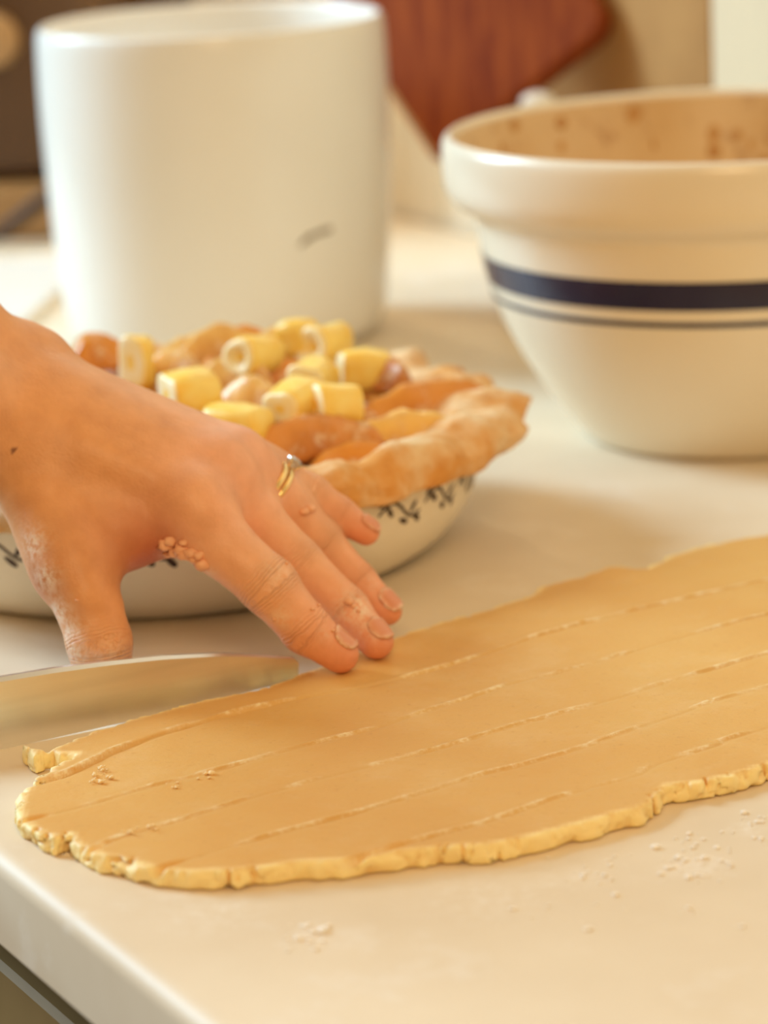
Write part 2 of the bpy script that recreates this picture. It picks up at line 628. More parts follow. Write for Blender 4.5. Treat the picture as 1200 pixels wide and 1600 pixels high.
# ------------------------------------------------------------------ crock
def build_crock():
    cx, cy = -0.0783, 1.680
    root = empty('utensil_crock', (cx, cy, CZ))
    tag(root, 'tall plain white ceramic crock with a small dark mark, standing behind the pie', 'crock')
    prof = [(0.0, 0.0), (0.070, 0.0), (0.0785, 0.0018), (0.0835, 0.009), (0.0862, 0.022), (0.0885, 0.05), (0.0905, 0.09), (0.0915, 0.125), (0.0912, 0.155),
            (0.0905, 0.1655), (0.0885, 0.1682), (0.0862, 0.1672), (0.0852, 0.163), (0.0850, 0.15), (0.0845, 0.12), (0.082, 0.05), (0.075, 0.012), (0.0, 0.010)]
    lathe('body', smooth_prof(prof, 2), M['white_glaze'], root, 128)
    # small printed mark on its side
    p = aty((495, 367), 1.60)
    az0 = math.atan2(p[1] - cy, p[0] - cx)

    def R(z):
        return float(np.interp(z, [0, 0.022, 0.05, 0.09, 0.125, 0.155], [0.08, 0.0862, 0.0885, 0.0905, 0.0915, 0.0912]))
    # solve for the point on the crock's surface
    best = min(((np.hypot(*(np.array([cx + R(z) * math.cos(a), cy + R(z) * math.sin(a)]) - atz((495, 367), z)[:2])), a, z)
                for z in np.linspace(0.03, 0.11, 60) for a in np.linspace(-1.5, -0.5, 80)))
    _, a0, z0 = best
    V, F = [], []
    n = 14
    stroke = lambda s: (0.0010 + 0.0022 * math.sin(math.pi * s) ** 0.8) * (1.0 + 0.35 * math.sin(9 * s))
    for i in range(n + 1):
        s = i / n
        zc = z0 - 0.0018 + 0.0040 * s - 0.003 * (2 * s - 1) ** 2 * (1 if s < 0.5 else 0.2)
        for q in (-0.5, 0.5):
            zz = zc + q * stroke(s)
            a = a0 + (s - 0.5) * 0.017 / 0.0895 / max(0.5, math.cos(a0 + math.pi / 2))
            V.append(((R(zz) + 0.0004) * math.cos(a), (R(zz) + 0.0004) * math.sin(a), zz))
    for i in range(n):
        F.append((2 * i, 2 * i + 1, 2 * i + 3, 2 * i + 2))
    mk = mesh_obj('printed_mark', V, F, M['mark'], root)
    mk['label'] = 'small grey brown brushed mark'


build_crock()


# ------------------------------------------------------------------ mixing bowl
def build_bowl():
    cx, cy = 0.157, 1.405
    root = empty('mixing_bowl', (cx, cy, CZ))
    tag(root, 'large cream stoneware mixing bowl with navy bands and a thick rolled rim', 'bowl')
    out = [(0.0, 0.0), (0.058, 0.0), (0.0635, 0.0008), (0.066, 0.0035), (0.079, 0.020), (0.0938, 0.0425), (0.1035, 0.064), (0.1058, 0.0745),
           (0.1083, 0.086), (0.1095, 0.096), (0.1105, 0.1025), (0.1135, 0.1055), (0.1195, 0.1085), (0.1232, 0.114), (0.1242, 0.122), (0.1242, 0.131), (0.1235, 0.1362), (0.1212, 0.1385)]
    lip = [(0.1192, 0.1378), (0.1180, 0.1355)]
    ins = [(0.1180, 0.1355), (0.1172, 0.132), (0.1155, 0.125), (0.113, 0.115), (0.107, 0.10), (0.100, 0.075), (0.085, 0.045), (0.06, 0.018), (0.03, 0.010), (0.0, 0.009)]
    lathe('body', smooth_prof(out + lip, 2), M['cream_glaze'], root, 128)
    il = lathe('bowl_inside', smooth_prof(ins, 2), M['bowl_inside'], root, 128)
    il['label'] = 'bowl inside smeared with brown cinnamon batter'

    def R(z):
        return float(np.interp(z, [p[1] for p in out[2:]], [p[0] for p in out[2:]]))
    sm = smooth_prof(out + lip, 2)
    zs, rs = [p[1] for p in sm[:-30]], [p[0] for p in sm[:-30]]
    for z0, z1 in ((0.0742, 0.0868), (0.0668, 0.0692)):
        pr = []
        for z in np.linspace(z0, z1, 7):
            c = [p for p in sm if p[0] > 0.06 and p[1] < 0.1]
            pr.append((float(np.interp(z, [p[1] for p in c], [p[0] for p in c])) + 0.0003, z))
        b = lathe('painted_band', pr, M['navy'], root, 128)
        b['label'] = 'wide navy blue painted band' if z1 - z0 > 0.005 else 'thin navy blue painted line'
    # smears of batter stuck to the inside below the rim
    V, F = [], []
    for k in range(34):
        a = math.radians(random.uniform(20, 165))
        z = random.uniform(0.100, 0.132)
        rr = float(np.interp(z, [0.075, 0.10, 0.115, 0.125, 0.132], [0.100, 0.107, 0.113, 0.1155, 0.1165]))
        wid, hei = random.uniform(0.002, 0.006), random.uniform(0.002, 0.006)
        b0 = len(V)
        m = 8
        V.append(((rr - 0.0010) * math.cos(a), (rr - 0.0016) * math.sin(a), z))
        for i in range(m):
            t = 2 * math.pi * i / m
            aa = a + wid * math.cos(t) / rr * random.uniform(0.7, 1.2)
            zz = z + hei * math.sin(t) * random.uniform(0.7, 1.2)
            r2 = float(np.interp(zz, [0.075, 0.10, 0.115, 0.125, 0.132], [0.100, 0.107, 0.113, 0.1155, 0.1165])) + 0.0004
            V.append((r2 * math.cos(aa), r2 * math.sin(aa), zz))
        for i in range(m):
            F.append((b0, b0 + 1 + i, b0 + 1 + (i + 1) % m))
    sp = mesh_obj('batter_smears', V, F, M['batter'], root)
    sp['kind'] = 'stuff'
    sp['label'] = 'brown batter smears'


build_bowl()


# ------------------------------------------------------------------ background things behind the bowl and crock
def build_background():
    # tan upright box
    t = empty('cardboard_box', (0.1460, 1.7563, CZ), ROTZ)
    tag(t, 'tall tan cardboard box standing behind the mixing bowl against the panelled wall', 'box')
    box('box_body', (0.222, 0.04, 0.29), M['tan_card'], t, (0.0, 0.0, 0.1455), 0.002)
    box('flap', (0.224, 0.021, 0.0025), M['tan_card'], t, (0.0, -0.0105, 0.2925), 0.0006)
    box('flap', (0.224, 0.019, 0.0025), M['tan_card'], t, (0.0, 0.0110, 0.2925), 0.0006)
    # white lidded jar
    j = empty('lidded_jar', (0.0905, 1.672, CZ))
    tag(j, 'small white ceramic jar mostly hidden behind the mixing bowl rim', 'jar')
    lathe('body', smooth_prof([(0, 0), (0.020, 0), (0.022, 0.004), (0.024, 0.05), (0.022, 0.085), (0.019, 0.091), (0.017, 0.091), (0.0, 0.0905)], 2), M['white_glaze'], j, 48)
    lathe('lid', smooth_prof([(0, 0.092), (0.020, 0.092), (0.0215, 0.094), (0.020, 0.099), (0.012, 0.105), (0.006, 0.108), (0.006, 0.111), (0.010, 0.115), (0.008, 0.121), (0.0, 0.123)], 2), M['white_glaze'], j, 48)
    # wooden chopping board leaning back on the box, standing on one corner behind the bowl
    c0, c1, c2 = aty((686, 258), 1.728), aty((968, 40), 1.722), aty((603, 163), 1.756)
    a = (c1 - c0) / np.linalg.norm(c1 - c0)
    up = (c2 - c0) - ((c2 - c0) @ a) * a
    up /= np.linalg.norm(up)
    W, L, T, rad = float(np.linalg.norm(c1 - c0)), 0.26, 0.017, 0.014
    bt = empty('chopping_board', Vector(c0))
    tag(bt, 'reddish brown wooden chopping board tilted on its corner behind the crock and bowl', 'chopping board')
    pts = []
    for (x, y, a0, rr) in ((0, 0, 180, 0.005), (W, 0, 270, rad), (W, L, 0, rad), (0, L, 90, rad)):
        cxx = x + rr if x == 0 else x - rr
        cyy = y + rr if y == 0 else y - rr
        for k in range(7):
            an = math.radians(a0 + 90 * k / 6)
            pts.append((cxx + rr * math.cos(an), cyy + rr * math.sin(an)))
    ax = Vector(a); ay = Vector(up); an = ax.cross(ay)            # an points to the room
    k = len(pts)
    ins = 0.003
    rings = [(0.0, ins), (ins, 0.0), (T - ins, 0.0), (T, ins)]
    V = []
    for dz, sh in rings:
        for x, y in pts:
            sx = (W / 2 - sh) / (W / 2); sy = (L / 2 - sh) / (L / 2)
            V.append(ax * (W / 2 + (x - W / 2) * sx) + ay * (L / 2 + (y - L / 2) * sy) + an * (dz - T / 2))
    F = [tuple(range(k)), tuple(range(3 * k, 4 * k))]
    for q in range(3):
        F += [(q * k + i, q * k + (i + 1) % k, (q + 1) * k + (i + 1) % k, (q + 1) * k + i) for i in range(k)]
    bo = mesh_obj('board_body', V, F, [M['board_wood'], M['board_edge_lit']], bt, False)
    tube('hanging_cord', [ax * (W - 0.03) + ay * (L - 0.03) + an * q for q in (-0.02, 0.0, 0.02)], 0.003, M['tan_card'], bt)
    for p in bo.data.polygons:
        if abs(p.normal.dot(an)) < 0.8 and p.normal.dot(ax) < -0.4:
            p.material_index = 1
    # dark appliance at the far left
    ap = empty('toaster_oven', (-0.262, 2.10, CZ), math.radians(-8))
    tag(ap, 'dark brown boxy toaster oven with a pale knob, blurred behind the crock', 'appliance')
    box('body', (0.20, 0.13, 0.26), M['dark_wood'], ap, (0, 0, 0.17), 0.012, 3)
    box('base', (0.205, 0.135, 0.036), M['tan_metal'], ap, (0, -0.002, 0.0185), 0.006)
    kn = lathe('knob', smooth_prof([(0, 0), (0.016, 0), (0.018, 0.004), (0.016, 0.016), (0.012, 0.018), (0, 0.018)], 1), M['tan_metal'], ap, 32)
    q = aty((12, 62), 2.02)
    kn.location = (q[0] + 0.262, -0.066, q[2] - CZ)
    kn.rotation_euler = (math.radians(90), 0, 0)
    kn['label'] = 'pale round knob'
    # its cord, running down to the worktop
    cord = tube('power_cord', [aty(q, 2.0) for q in ((-40, 372), (-20, 371), (0, 364), (40, 334), (78, 303), (110, 282))] + [(-0.17, 2.06, CZ + 0.06)], 0.0045, M['black_cord'], None)  # kept above the worktop
    cord.parent = ap
    cord.matrix_parent_inverse = (Matrix.Translation(ap.location) @ Matrix.Rotation(math.radians(-8), 4, 'Z')).inverted()
    # white board lying flat at the left
    P = [atz(q, 0.006) for q in ((-60, 405), (100, 402), (97, 446), (22, 508), (-80, 520))]
    c0 = np.mean(P, axis=0)
    V = [(p[0] - c0[0], p[1] - c0[1], z) for z in (0.0005, 0.006) for p in P]
    k = len(P)
    F = [tuple(range(k)), tuple(range(k, 2 * k))] + [(i, (i + 1) % k, (i + 1) % k + k, i + k) for i in range(k)]
    sb = mesh_obj('serving_slab', V, F, M['white_glaze'], None, False, (c0[0], c0[1], CZ))
    bv = sb.modifiers.new('bevel', 'BEVEL')
    bv.width = 0.0015
    bv.segments = 2
    tag(sb, 'flat white slab lying on the worktop left of the crock', 'slab')


build_background()


# ------------------------------------------------------------------ pie dish, crust, apples and butter
PX, PY = -0.0868, 1.2395


def build_dish():
    root = empty('pie_dish', (PX, PY, CZ))
    tag(root, 'round cream ceramic pie dish with a dark vine pattern, under the pie', 'pie dish')
    out = [(0.0, 0.0), (0.096, 0.0), (0.1015, 0.0008), (0.106, 0.0035), (0.113, 0.0085), (0.1195, 0.016), (0.1235, 0.024), (0.1262, 0.033), (0.1285, 0.041), (0.129, 0.0435),
           (0.1275, 0.0448), (0.1255, 0.043), (0.122, 0.032), (0.115, 0.018), (0.105, 0.008), (0.09, 0.005), (0.0, 0.005)]
    sm = smooth_prof(out, 2)
    lathe('body', sm, M['cream_glaze'], root, 144)
    c = [p for p in sm[:int(len(sm) * 0.58)] if p[0] > 0.09]
    zz, rr = [p[1] for p in c], [p[0] for p in c]

    def S(a, z, off=0.00025):
        r = float(np.interp(z, zz, rr)) + off
        return (r * math.cos(a), r * math.sin(a), z)
    V, F = [], []

    def leaf(a, z, ang, ln, wd):
        b = len(V)
        m = 8
        outl = []
        for i in range(m):
            t = 2 * math.pi * i / m
            x = ln * 0.5 * math.cos(t)
            y = wd * 0.5 * math.sin(t) * (0.55 + 0.45 * math.cos(t * 0.5) ** 2)
            outl.append((x * math.cos(ang) - y * math.sin(ang), x * math.sin(ang) + y * math.cos(ang)))
        V.append(S(a, z, 0.0003))
        for x, y in outl:
            V.append(S(a + x / 0.124, z + y))
        for i in range(m):
            F.append((b, b + 1 + i, b + 1 + (i + 1) % m))

    def line(pts, w=0.0006):
        for (a0, z0), (a1, z1) in zip(pts[:-1], pts[1:]):
            b = len(V)
            dx, dz = (a1 - a0) * 0.124, z1 - z0
            l = math.hypot(dx, dz)
            nx, nz = -dz / l * w, dx / l * w
            for aa, z, s in ((a0, z0, 1), (a0, z0, -1), (a1, z1, -1), (a1, z1, 1)):
                V.append(S(aa + s * nx / 0.124, z + s * nz))
            F.append((b, b + 1, b + 2, b + 3))
    nrep = 30
    for k in range(nrep):
        a = 2 * math.pi * k / nrep
        st = 2 * math.pi / nrep
        zc = 0.0335
        line([(a + st * s, zc + 0.004 * math.sin(2 * math.pi * s) - 0.0035 * (s > 0.9)) for s in np.linspace(0, 0.9, 9)])
        for s, dz, an in ((0.08, 0.0042, 0.7), (0.22, -0.0030, -0.8), (0.40, 0.0052, 1.0), (0.55, -0.0048, -0.6), (0.72, 0.0036, 0.9), (0.85, -0.0032, -0.9)):
            leaf(a + st * s, zc + 0.003 * math.sin(2 * math.pi * s) + dz * 0.8, an + random.uniform(-0.2, 0.2), random.uniform(0.0048, 0.0064), random.uniform(0.0026, 0.0036))
    pt = mesh_obj('vine_pattern', V, F, M['vine'], root)
    pt['label'] = 'dark brown painted vine of small leaves'
    pt['kind'] = 'stuff'


build_dish()


def crust_rz(a, s):
    """outer surface of the crust at azimuth a, s in 0..1 from the inner foot over the rim to the underside"""
    knots = np.linspace(0, 1, 11)
    R = np.array([0.088, 0.103, 0.113, 0.1195, 0.127, 0.135, 0.1395, 0.1390, 0.1370, 0.1335, 0.1290])
    Z = np.array([0.030, 0.0375, 0.047, 0.054, 0.0575, 0.0560, 0.0515, 0.0465, 0.0437, 0.0454, 0.0474])
    w = np.exp(-((s - 0.55) / 0.24) ** 2)
    r1 = 0.6 * np.sin(17 * a + 1.3 * np.sin(3 * a)) + 0.5 * np.sin(7 * a + 1.0) + 0.4 * np.sin(29 * a)
    front = 0.5 + 0.5 * np.cos(a + math.radians(62))     # droops lower over the side nearest to us
    right = np.exp(-((np.angle(np.exp(1j * (a - math.radians(-8))))) / 0.35) ** 2)
    back = 0.5 - 0.5 * np.sin(a)
    inner = np.exp(-((s - 0.22) / 0.16) ** 2)
    wide = np.exp(-((np.angle(np.exp(1j * (a - math.radians(5))))) / 0.75) ** 2)
    r = np.interp(s, knots, R) - 0.007 * inner * wide + w * (0.0028 * r1 + 0.010 * right - 0.006 * front ** 2)
    z = np.interp(s, knots, Z) + 0.003 * inner * wide + w * (-0.0025 * right) + w * (0.0022 * np.sin(17 * a + 1.3 * np.sin(3 * a) + 1.2) + 0.0014 * np.sin(31 * a)) - 0.0030 * front ** 2 * np.clip((s - 0.45) * 3, 0, 1) * np.clip((0.97 - s) / 0.12, 0, 1)
    return r, z


def build_crust():
    n, k = 360, 44
    A, S = np.meshgrid(np.linspace(0, 2 * np.pi, n, endpoint=False), np.linspace(0, 1, k), indexing='ij')
    r, z = crust_rz(A, S)
    x, y = r * np.cos(A), r * np.sin(A)
    nz = 0.0011 * vnoise(x, y, z, 0.006) + 0.0006 * vnoise(x, y, z, 0.0025) + 0.0014 * vnoise(x, y, z, 0.013)
    r = r + nz * 0.7
    z = z + nz * (S < 0.75)
    V = np.stack([r * np.cos(A), r * np.sin(A), z], -1).reshape(-1, 3)
    F = []
    i = np.arange(n)[:, None]
    j = np.arange(k - 1)[None, :]
    i2 = (i + 1) % n
    F = np.stack([i * k + j, i2 * k + j, i2 * k + j + 1, i * k + j + 1], -1).reshape(-1, 4)
    # inner layer back to the foot closes the pastry
    lo = [(0.1230, 0.0474), (0.118, 0.034), (0.107, 0.0145), (0.096, 0.0075), (0.085, 0.008), (0.080, 0.028)]
    base = len(V)
    L = np.array([(rr * math.cos(a), rr * math.sin(a), zz) for a in np.linspace(0, 2 * np.pi, n, endpoint=False) for rr, zz in lo])
    q = len(lo)
    V = np.vstack([V, L])
    jj = np.arange(q - 1)[None, :]
    F2 = np.stack([base + i * q + jj, base + i2 * q + jj, base + i2 * q + jj + 1, base + i * q + jj + 1], -1).reshape(-1, 4)
    ii = np.arange(n)
    ii2 = (ii + 1) % n
    F3 = np.stack([ii * k + k - 1, ii2 * k + k - 1, base + ii2 * q, base + ii * q], -1)
    F4 = np.stack([ii * k, ii2 * k, base + ii2 * q + q - 1, base + ii * q + q - 1], -1)[:, ::-1]
    o = fast_obj('pie_crust', V, np.vstack([F, F2, F3, F4]), M['crust'])
    bm = bmesh.new(); bm.from_mesh(o.data)
    bmesh.ops.recalc_face_normals(bm, faces=bm.faces)
    bm.to_mesh(o.data); bm.free()
    o.location = (PX, PY, CZ)
    tag(o, 'unbaked ruffled pastry crust lining the pie dish, floury on its rim', 'pie crust')


build_crust()


def mound(R):
    return 0.046 + 0.014 * max(0.0, 1 - (R / 0.112) ** 2)


def on_mound(q, dz=0.0):
    """where the sight line through q meets the heap of filling, kept inside the crust"""
    for lift in np.arange(0.0, 0.04, 0.001):
        z = 0.05
        for _ in range(30):
            p = atz(q, z + dz + lift)
            z = 0.5 * z + 0.5 * mound(math.hypot(p[0] - PX, p[1] - PY))
        p = atz(q, z + dz + lift)
        if p[1] < PY + 0.02 or math.hypot(p[0] - PX, p[1] - PY) < 0.093:
            break
    return p


def build_filling():
    n, k = 96, 26
    V, F = [], []
    for i in range(n):
        a = 2 * math.pi * i / n
        for j in range(k):
            R = 0.0885 * j / (k - 1)
            z = mound(R) - 0.0055 - 0.0060 * max(0, (R - 0.074) / 0.0145) + 0.0015 * math.sin(5 * a + R * 130) * (j > 0)
            V.append((R * math.cos(a), R * math.sin(a), z))
    for i in range(n):
        i2 = (i + 1) % n
        for j in range(k - 1):
            F.append((i * k + j, i2 * k + j, i2 * k + j + 1, i * k + j + 1))
    prev = [i * k + k - 1 for i in range(n)]
    for R, z in ((0.0830, 0.0365), (0.0765, 0.0330), (0.0765, 0.0095)):
        b = len(V)
        for i in range(n):
            a = 2 * math.pi * i / n
            V.append((R * math.cos(a), R * math.sin(a), z))
        for i in range(n):
            i2 = (i + 1) % n
            F.append((prev[i], prev[i2], b + i2, b + i))
        prev = [b + i for i in range(n)]
    F.append(tuple(prev))
    o = mesh_obj('apple_filling', V, F, M['filling'], None, True, (PX, PY, CZ))
    tag(o, 'brown cinnamon apple filling in the crust beneath the apple slices', 'filling', kind='stuff')


build_filling()


def apple_slice(name, ctr, L, W, T, yaw, pitch, roll, mat, seed, bend=0.5):
    """curved wedge: rounded outer skin side, thin core side"""
    r = random.Random(seed)
    n, m = 22, 16
    V, F = [], []
    for i in range(n + 1):
        t = i / n * 2 - 1
        f = max(0.0, 1 - abs(t) ** 2.6) ** 0.5
        for j in range(m):
            a = 2 * math.pi * j / m
            cw = math.cos(a)
            yy = W * 0.5 * f * cw
            th = T * 0.5 * (0.16 + 0.84 * (cw * 0.5 + 0.5)) * math.copysign(abs(math.sin(a)) ** 0.6, math.sin(a)) * (0.25 + 0.75 * f)
            x = t * L * 0.5
            y = yy - bend * W * t * t
            V.append((x, y + 0.0005 * r.uniform(-1, 1), th + 0.0004 * r.uniform(-1, 1)))
    for i in range(n):
        for j in range(m):
            j2 = (j + 1) % m
            F.append((i * m + j, i * m + j2, (i + 1) * m + j2, (i + 1) * m + j))
    F.append(tuple(range(m)))
    F.append(tuple(n * m + j for j in range(m)))
    Va = np.array(V)
    sx, sy, sz = Va.T
    so = seed * 0.731
    Va[:, 2] += (0.0016 * vnoise(sx, sy, sz, 0.010, so) + 0.0008 * vnoise(sx, sy, sz, 0.0035, so)) * np.sign(sz + 1e-9) * 0.9
    Va[:, 1] += 0.0016 * vnoise(sx, sy, sz, 0.009, so + 9) + 0.0006 * vnoise(sx, sy, sz, 0.003, so + 4)
    Rm = Matrix.Rotation(math.radians(yaw), 3, 'Z') @ Matrix.Rotation(math.radians(pitch), 3, 'Y') @ Matrix.Rotation(math.radians(roll), 3, 'X')
    V = [Rm @ Vector(v) for v in Va]
    o = mesh_obj(name, V, F, mat, None, True, tuple(ctr))
    return o


def build_apples():
    G = 'apple slices in the pie'
    # px, dz, length, width, thickness, yaw, pitch, roll, material, bend, label
    D = [((650, 642), 0.003, 0.066, 0.021, 0.013, 30, -6, 22, 'apple_gold', 0.35, 'large orange brown apple slice leaning on the crust at the right of the pie'),
         ((612, 690), 0.002, 0.060, 0.018, 0.013, 32, -8, 26, 'apple_yellow', 0.45, 'curved yellow apple slice along the front right crust wall'),
         ((492, 686), 0.003, 0.060, 0.019, 0.013, 18, 0, 22, 'apple_brown', 0.4, 'dark brown apple slice in front of the butter, behind the ringed finger'),
         ((560, 605), 0.004, 0.040, 0.016, 0.010, -14, 2, 18, 'apple_pale', 0.4, 'pale apple slice under the butter cube at the back right'),
         ((372, 588), 0.006, 0.042, 0.018, 0.012, -22, 4, 20, 'apple_pale', 0.5, 'pale topped apple slice in front of the butter with a dimple, near the left'),
         ((440, 590), 0.004, 0.036, 0.016, 0.012, 30, 3, 20, 'apple_gold', 0.4, 'golden apple slice between the two dimpled butter pieces'),
         ((300, 555), 0.004, 0.040, 0.018, 0.012, 10, 0, 20, 'apple_pale', 0.4, 'pale brown apple slice right of the upright butter slab at the back'),
         ((150, 553), 0.006, 0.034, 0.018, 0.013, 40, 0, 20, 'apple_gold', 0.5, 'golden apple slice at the left end of the pie'),
         ((182, 566), 0.004, 0.034, 0.016, 0.012, -40, 0, 25, 'apple_brown', 0.4, 'brown apple slice left of the upright butter slab'),
         ((246, 590), 0.004, 0.040, 0.018, 0.012, 20, 0, 22, 'apple_pale', 0.4, 'pale apple slice right above the back of the hand'),
         ((278, 572), 0.009, 0.026, 0.013, 0.010, -30, 0, 20, 'apple_pale', 0.4, 'small floury apple slice above the round yellow butter piece'),
         ((400, 628), 0.004, 0.046, 0.018, 0.012, -35, 0, 25, 'apple_pale', 0.5, 'pale apple slice above the yellow butter beside the knuckles'),
         ((385, 540), 0.002, 0.046, 0.016, 0.012, -6, 0, 25, 'apple_gold', 0.4, 'golden apple slice at the back behind the left dimpled butter'),
         ((440, 540), 0.006, 0.036, 0.016, 0.012, 12, 0, 25, 'apple_pale', 0.4, 'pale apple slice at the back left of the highest butter piece'),
         ((545, 655), 0.006, 0.036, 0.012, 0.008, -20, 6, 14, 'apple_brown', 0.3, 'thin brown edged apple slice below the short round butter piece'),
         ((470, 640), 0.000, 0.040, 0.018, 0.012, 60, 0, 20, 'apple_brown', 0.4, 'dark apple slice in the hollow at the middle of the pie'),
         ((600, 588), -0.002, 0.034, 0.016, 0.010, -35, 0, 20, 'apple_brown', 0.4, 'brown apple slice beside the butter cube by the back crust'),
         ((445, 668), 0.001, 0.044, 0.016, 0.012, -10, 0, 20, 'apple_gold', 0.4, 'golden apple slice just above the middle knuckle'),
         ((548, 722), -0.002, 0.048, 0.016, 0.011, 25, 0, 25, 'apple_gold', 0.4, 'golden apple slice lowest at the front inside the crust'),
         ((330, 590), 0.002, 0.036, 0.016, 0.012, 70, 0, 20, 'apple_brown', 0.4, 'brown apple slice under the round yellow butter piece'),
         ((690, 625), -0.002, 0.036, 0.018, 0.012, 70, 0, 20, 'apple_brown', 0.4, 'brown apple slice wedged deepest against the right crust wall'),
         ((340, 541), -0.001, 0.040, 0.016, 0.012, 20, 0, 20, 'apple_pale', 0.4, 'pale apple slice farthest back in the pie, left of the middle')]
    for k, (q, dz, L, W, T, yw, pt, rl, mt, bd, lb) in enumerate(D):
        p = on_mound(q, dz)
        o = apple_slice('apple_slice', p, *((L * 1.1, W * 1.12, T * 1.25, yw, pt, rl + 24) if k < 2 else (L * 0.88, W * 0.95, T * 1.45, yw, pt, rl + 18)), M[mt], 100 + k, bd)
        tag(o, lb, 'apple slice', G)


build_apples()


def butter(ctr, L, Rw, Rh, yaw, pitch, dimple=0.0, sq=3.0, seed=0, endm=True):
    """a short rounded stick of butter; its axis runs along local x, the -x end shows"""
    r = random.Random(seed)
    m = 28
    prof = [(-0.5, 0.0), (-0.5, 0.28), (-0.5, 0.55), (-0.5, 0.8), (-0.47, 0.94), (-0.38, 1.0), (0.0, 1.03), (0.38, 1.0), (0.46, 0.93), (0.5, 0.75), (0.5, 0.0)]
    V, F, fm = [], [], []
    for i, (x, s) in enumerate(prof):
        for j in range(m):
            a = 2 * math.pi * j / m
            c, sn = math.cos(a), math.sin(a)
            rr = (abs(c) ** sq + abs(sn) ** sq) ** (-1.0 / sq)
            dx = 0.0
            if i <= 2 and dimple:
                dx = dimple * (1 - (s / 0.55) ** 2 * 0.9)
            w = 1 + 0.07 * math.sin(2 * a + seed) + 0.06 * math.sin(3 * a + 2 * seed + 5 * x) + 0.05 * math.sin(7 * x + seed * 1.7) + r.uniform(-0.02, 0.02)
            V.append((x * L + dx, rr * c * s * Rw * w, rr * sn * s * Rh * w))
    for i in range(len(prof) - 1):
        for j in range(m):
            j2 = (j + 1) % m
            F.append((i * m + j, i * m + j2, (i + 1) * m + j2, (i + 1) * m + j))
            fm.append(1 if (endm and 0 < i < 4) else 0)
    Rm = Matrix.Rotation(math.radians(yaw), 3, 'Z') @ Matrix.Rotation(math.radians(pitch), 3, 'Y')
    V = [Rm @ Vector(v) for v in V]
    me = bpy.data.meshes.new('butter_piece')
    me.from_pydata([tuple(v) for v in V], [], F)
    for mm in (M['butter'], M['butter_end']):
        me.materials.append(mm)
    me.polygons.foreach_set('material_index', fm)
    me.polygons.foreach_set('use_smooth', [True] * len(F))
    bm = bmesh.new(); bm.from_mesh(me)
    bmesh.ops.remove_doubles(bm, verts=bm.verts, dist=1e-6)
    bmesh.ops.recalc_face_normals(bm, faces=bm.faces)
    bm.to_mesh(me); bm.free()
    o = bpy.data.objects.new('butter_piece', me)
    C.objects.link(o)
    o.location = tuple(ctr)
    return o


def build_butter():
    G = 'butter pieces on the pie'
    D = [((214, 566), 0.012, 0.009, 0.0065, 0.0105, 60, 8, 0.0, 4.0, 'upright pale butter slab at the left of the pie'),
         ((297, 612), 0.010, 0.020, 0.0105, 0.0085, 25, 0, 0.0, 3.0, 'round yellow butter piece just over the back of the hand'),
         ((397, 556), 0.014, 0.021, 0.0080, 0.0085, 52, 6, 0.0030, 2.2, 'dimpled butter piece left of the highest one'),
         ((508, 540), 0.014, 0.019, 0.0085, 0.0088, 50, 4, 0.0030, 2.2, 'dimpled butter piece at the back, highest on the pie'),
         ((466, 528), 0.012, 0.014, 0.0075, 0.0075, -30, 0, 0.0, 3.5, 'small pale butter block touching the highest dimpled piece'),
         ((570, 578), 0.012, 0.021, 0.0075, 0.0075, 12, 4, 0.0, 3.5, 'golden butter cube at the back right by the crust'),
         ((526, 632), 0.013, 0.018, 0.0075, 0.0075, 25, 6, 0.0, 2.4, 'short round butter piece with a pale end, in the middle'),
         ((490, 588), 0.012, 0.020, 0.0075, 0.0065, 70, 0, 0.0, 3.0, 'butter piece directly below the highest dimpled one'),
         ((462, 625), 0.012, 0.021, 0.0085, 0.0075, 55, -8, 0.0, 3.0, 'lumpy butter piece left of the short round one'),
         ((372, 660), 0.009, 0.024, 0.0085, 0.0070, -28, 0, 0.0, 3.0, 'yellow butter piece lowest on the pie, beside the knuckles')]
    for k, (q, dz, L, Rw, Rh, yw, pt, dm, sq, lb) in enumerate(D):
        o = butter(on_mound(q, dz), L, Rw, Rh, yw, pt, dm, sq, k)
        tag(o, lb, 'butter', G)


build_butter()


# ------------------------------------------------------------------ rolled dough
DT = 0.0060
FRONT = [(38, 1194), (62, 1201), (95, 1208), (122, 1209), (104, 1219), (82, 1231), (56, 1247), (36, 1266), (29, 1290), (36, 1311), (60, 1330), (85, 1338), (104, 1336), (110, 1333),
         (116, 1346), (150, 1362), (190, 1373), (250, 1388), (300, 1392), (335, 1390), (360, 1392), (400, 1386), (480, 1376), (560, 1373), (620, 1362), (700, 1353), (760, 1351), (830, 1336),
         (900, 1317), (960, 1301), (1005, 1292), (1030, 1275), (1042, 1257), (1100, 1250), (1160, 1236), (1210, 1220), (1350, 1180), (1560, 1115), (1690, 1065), (1770, 1010)]
BACK = [(1790, 950), (1740, 885), (1640, 835), (1500, 806), (1200, 834), (1150, 842), (1085, 856), (1050, 867), (1012, 886), (950, 884), (908, 900), (850, 914), (828, 931), (780, 946), (700, 968), (630, 990),
        (590, 1008), (540, 1026), (490, 1046), (400, 1078), (300, 1100), (200, 1128), (140, 1147), (105, 1162), (78, 1175), (54, 1184)]
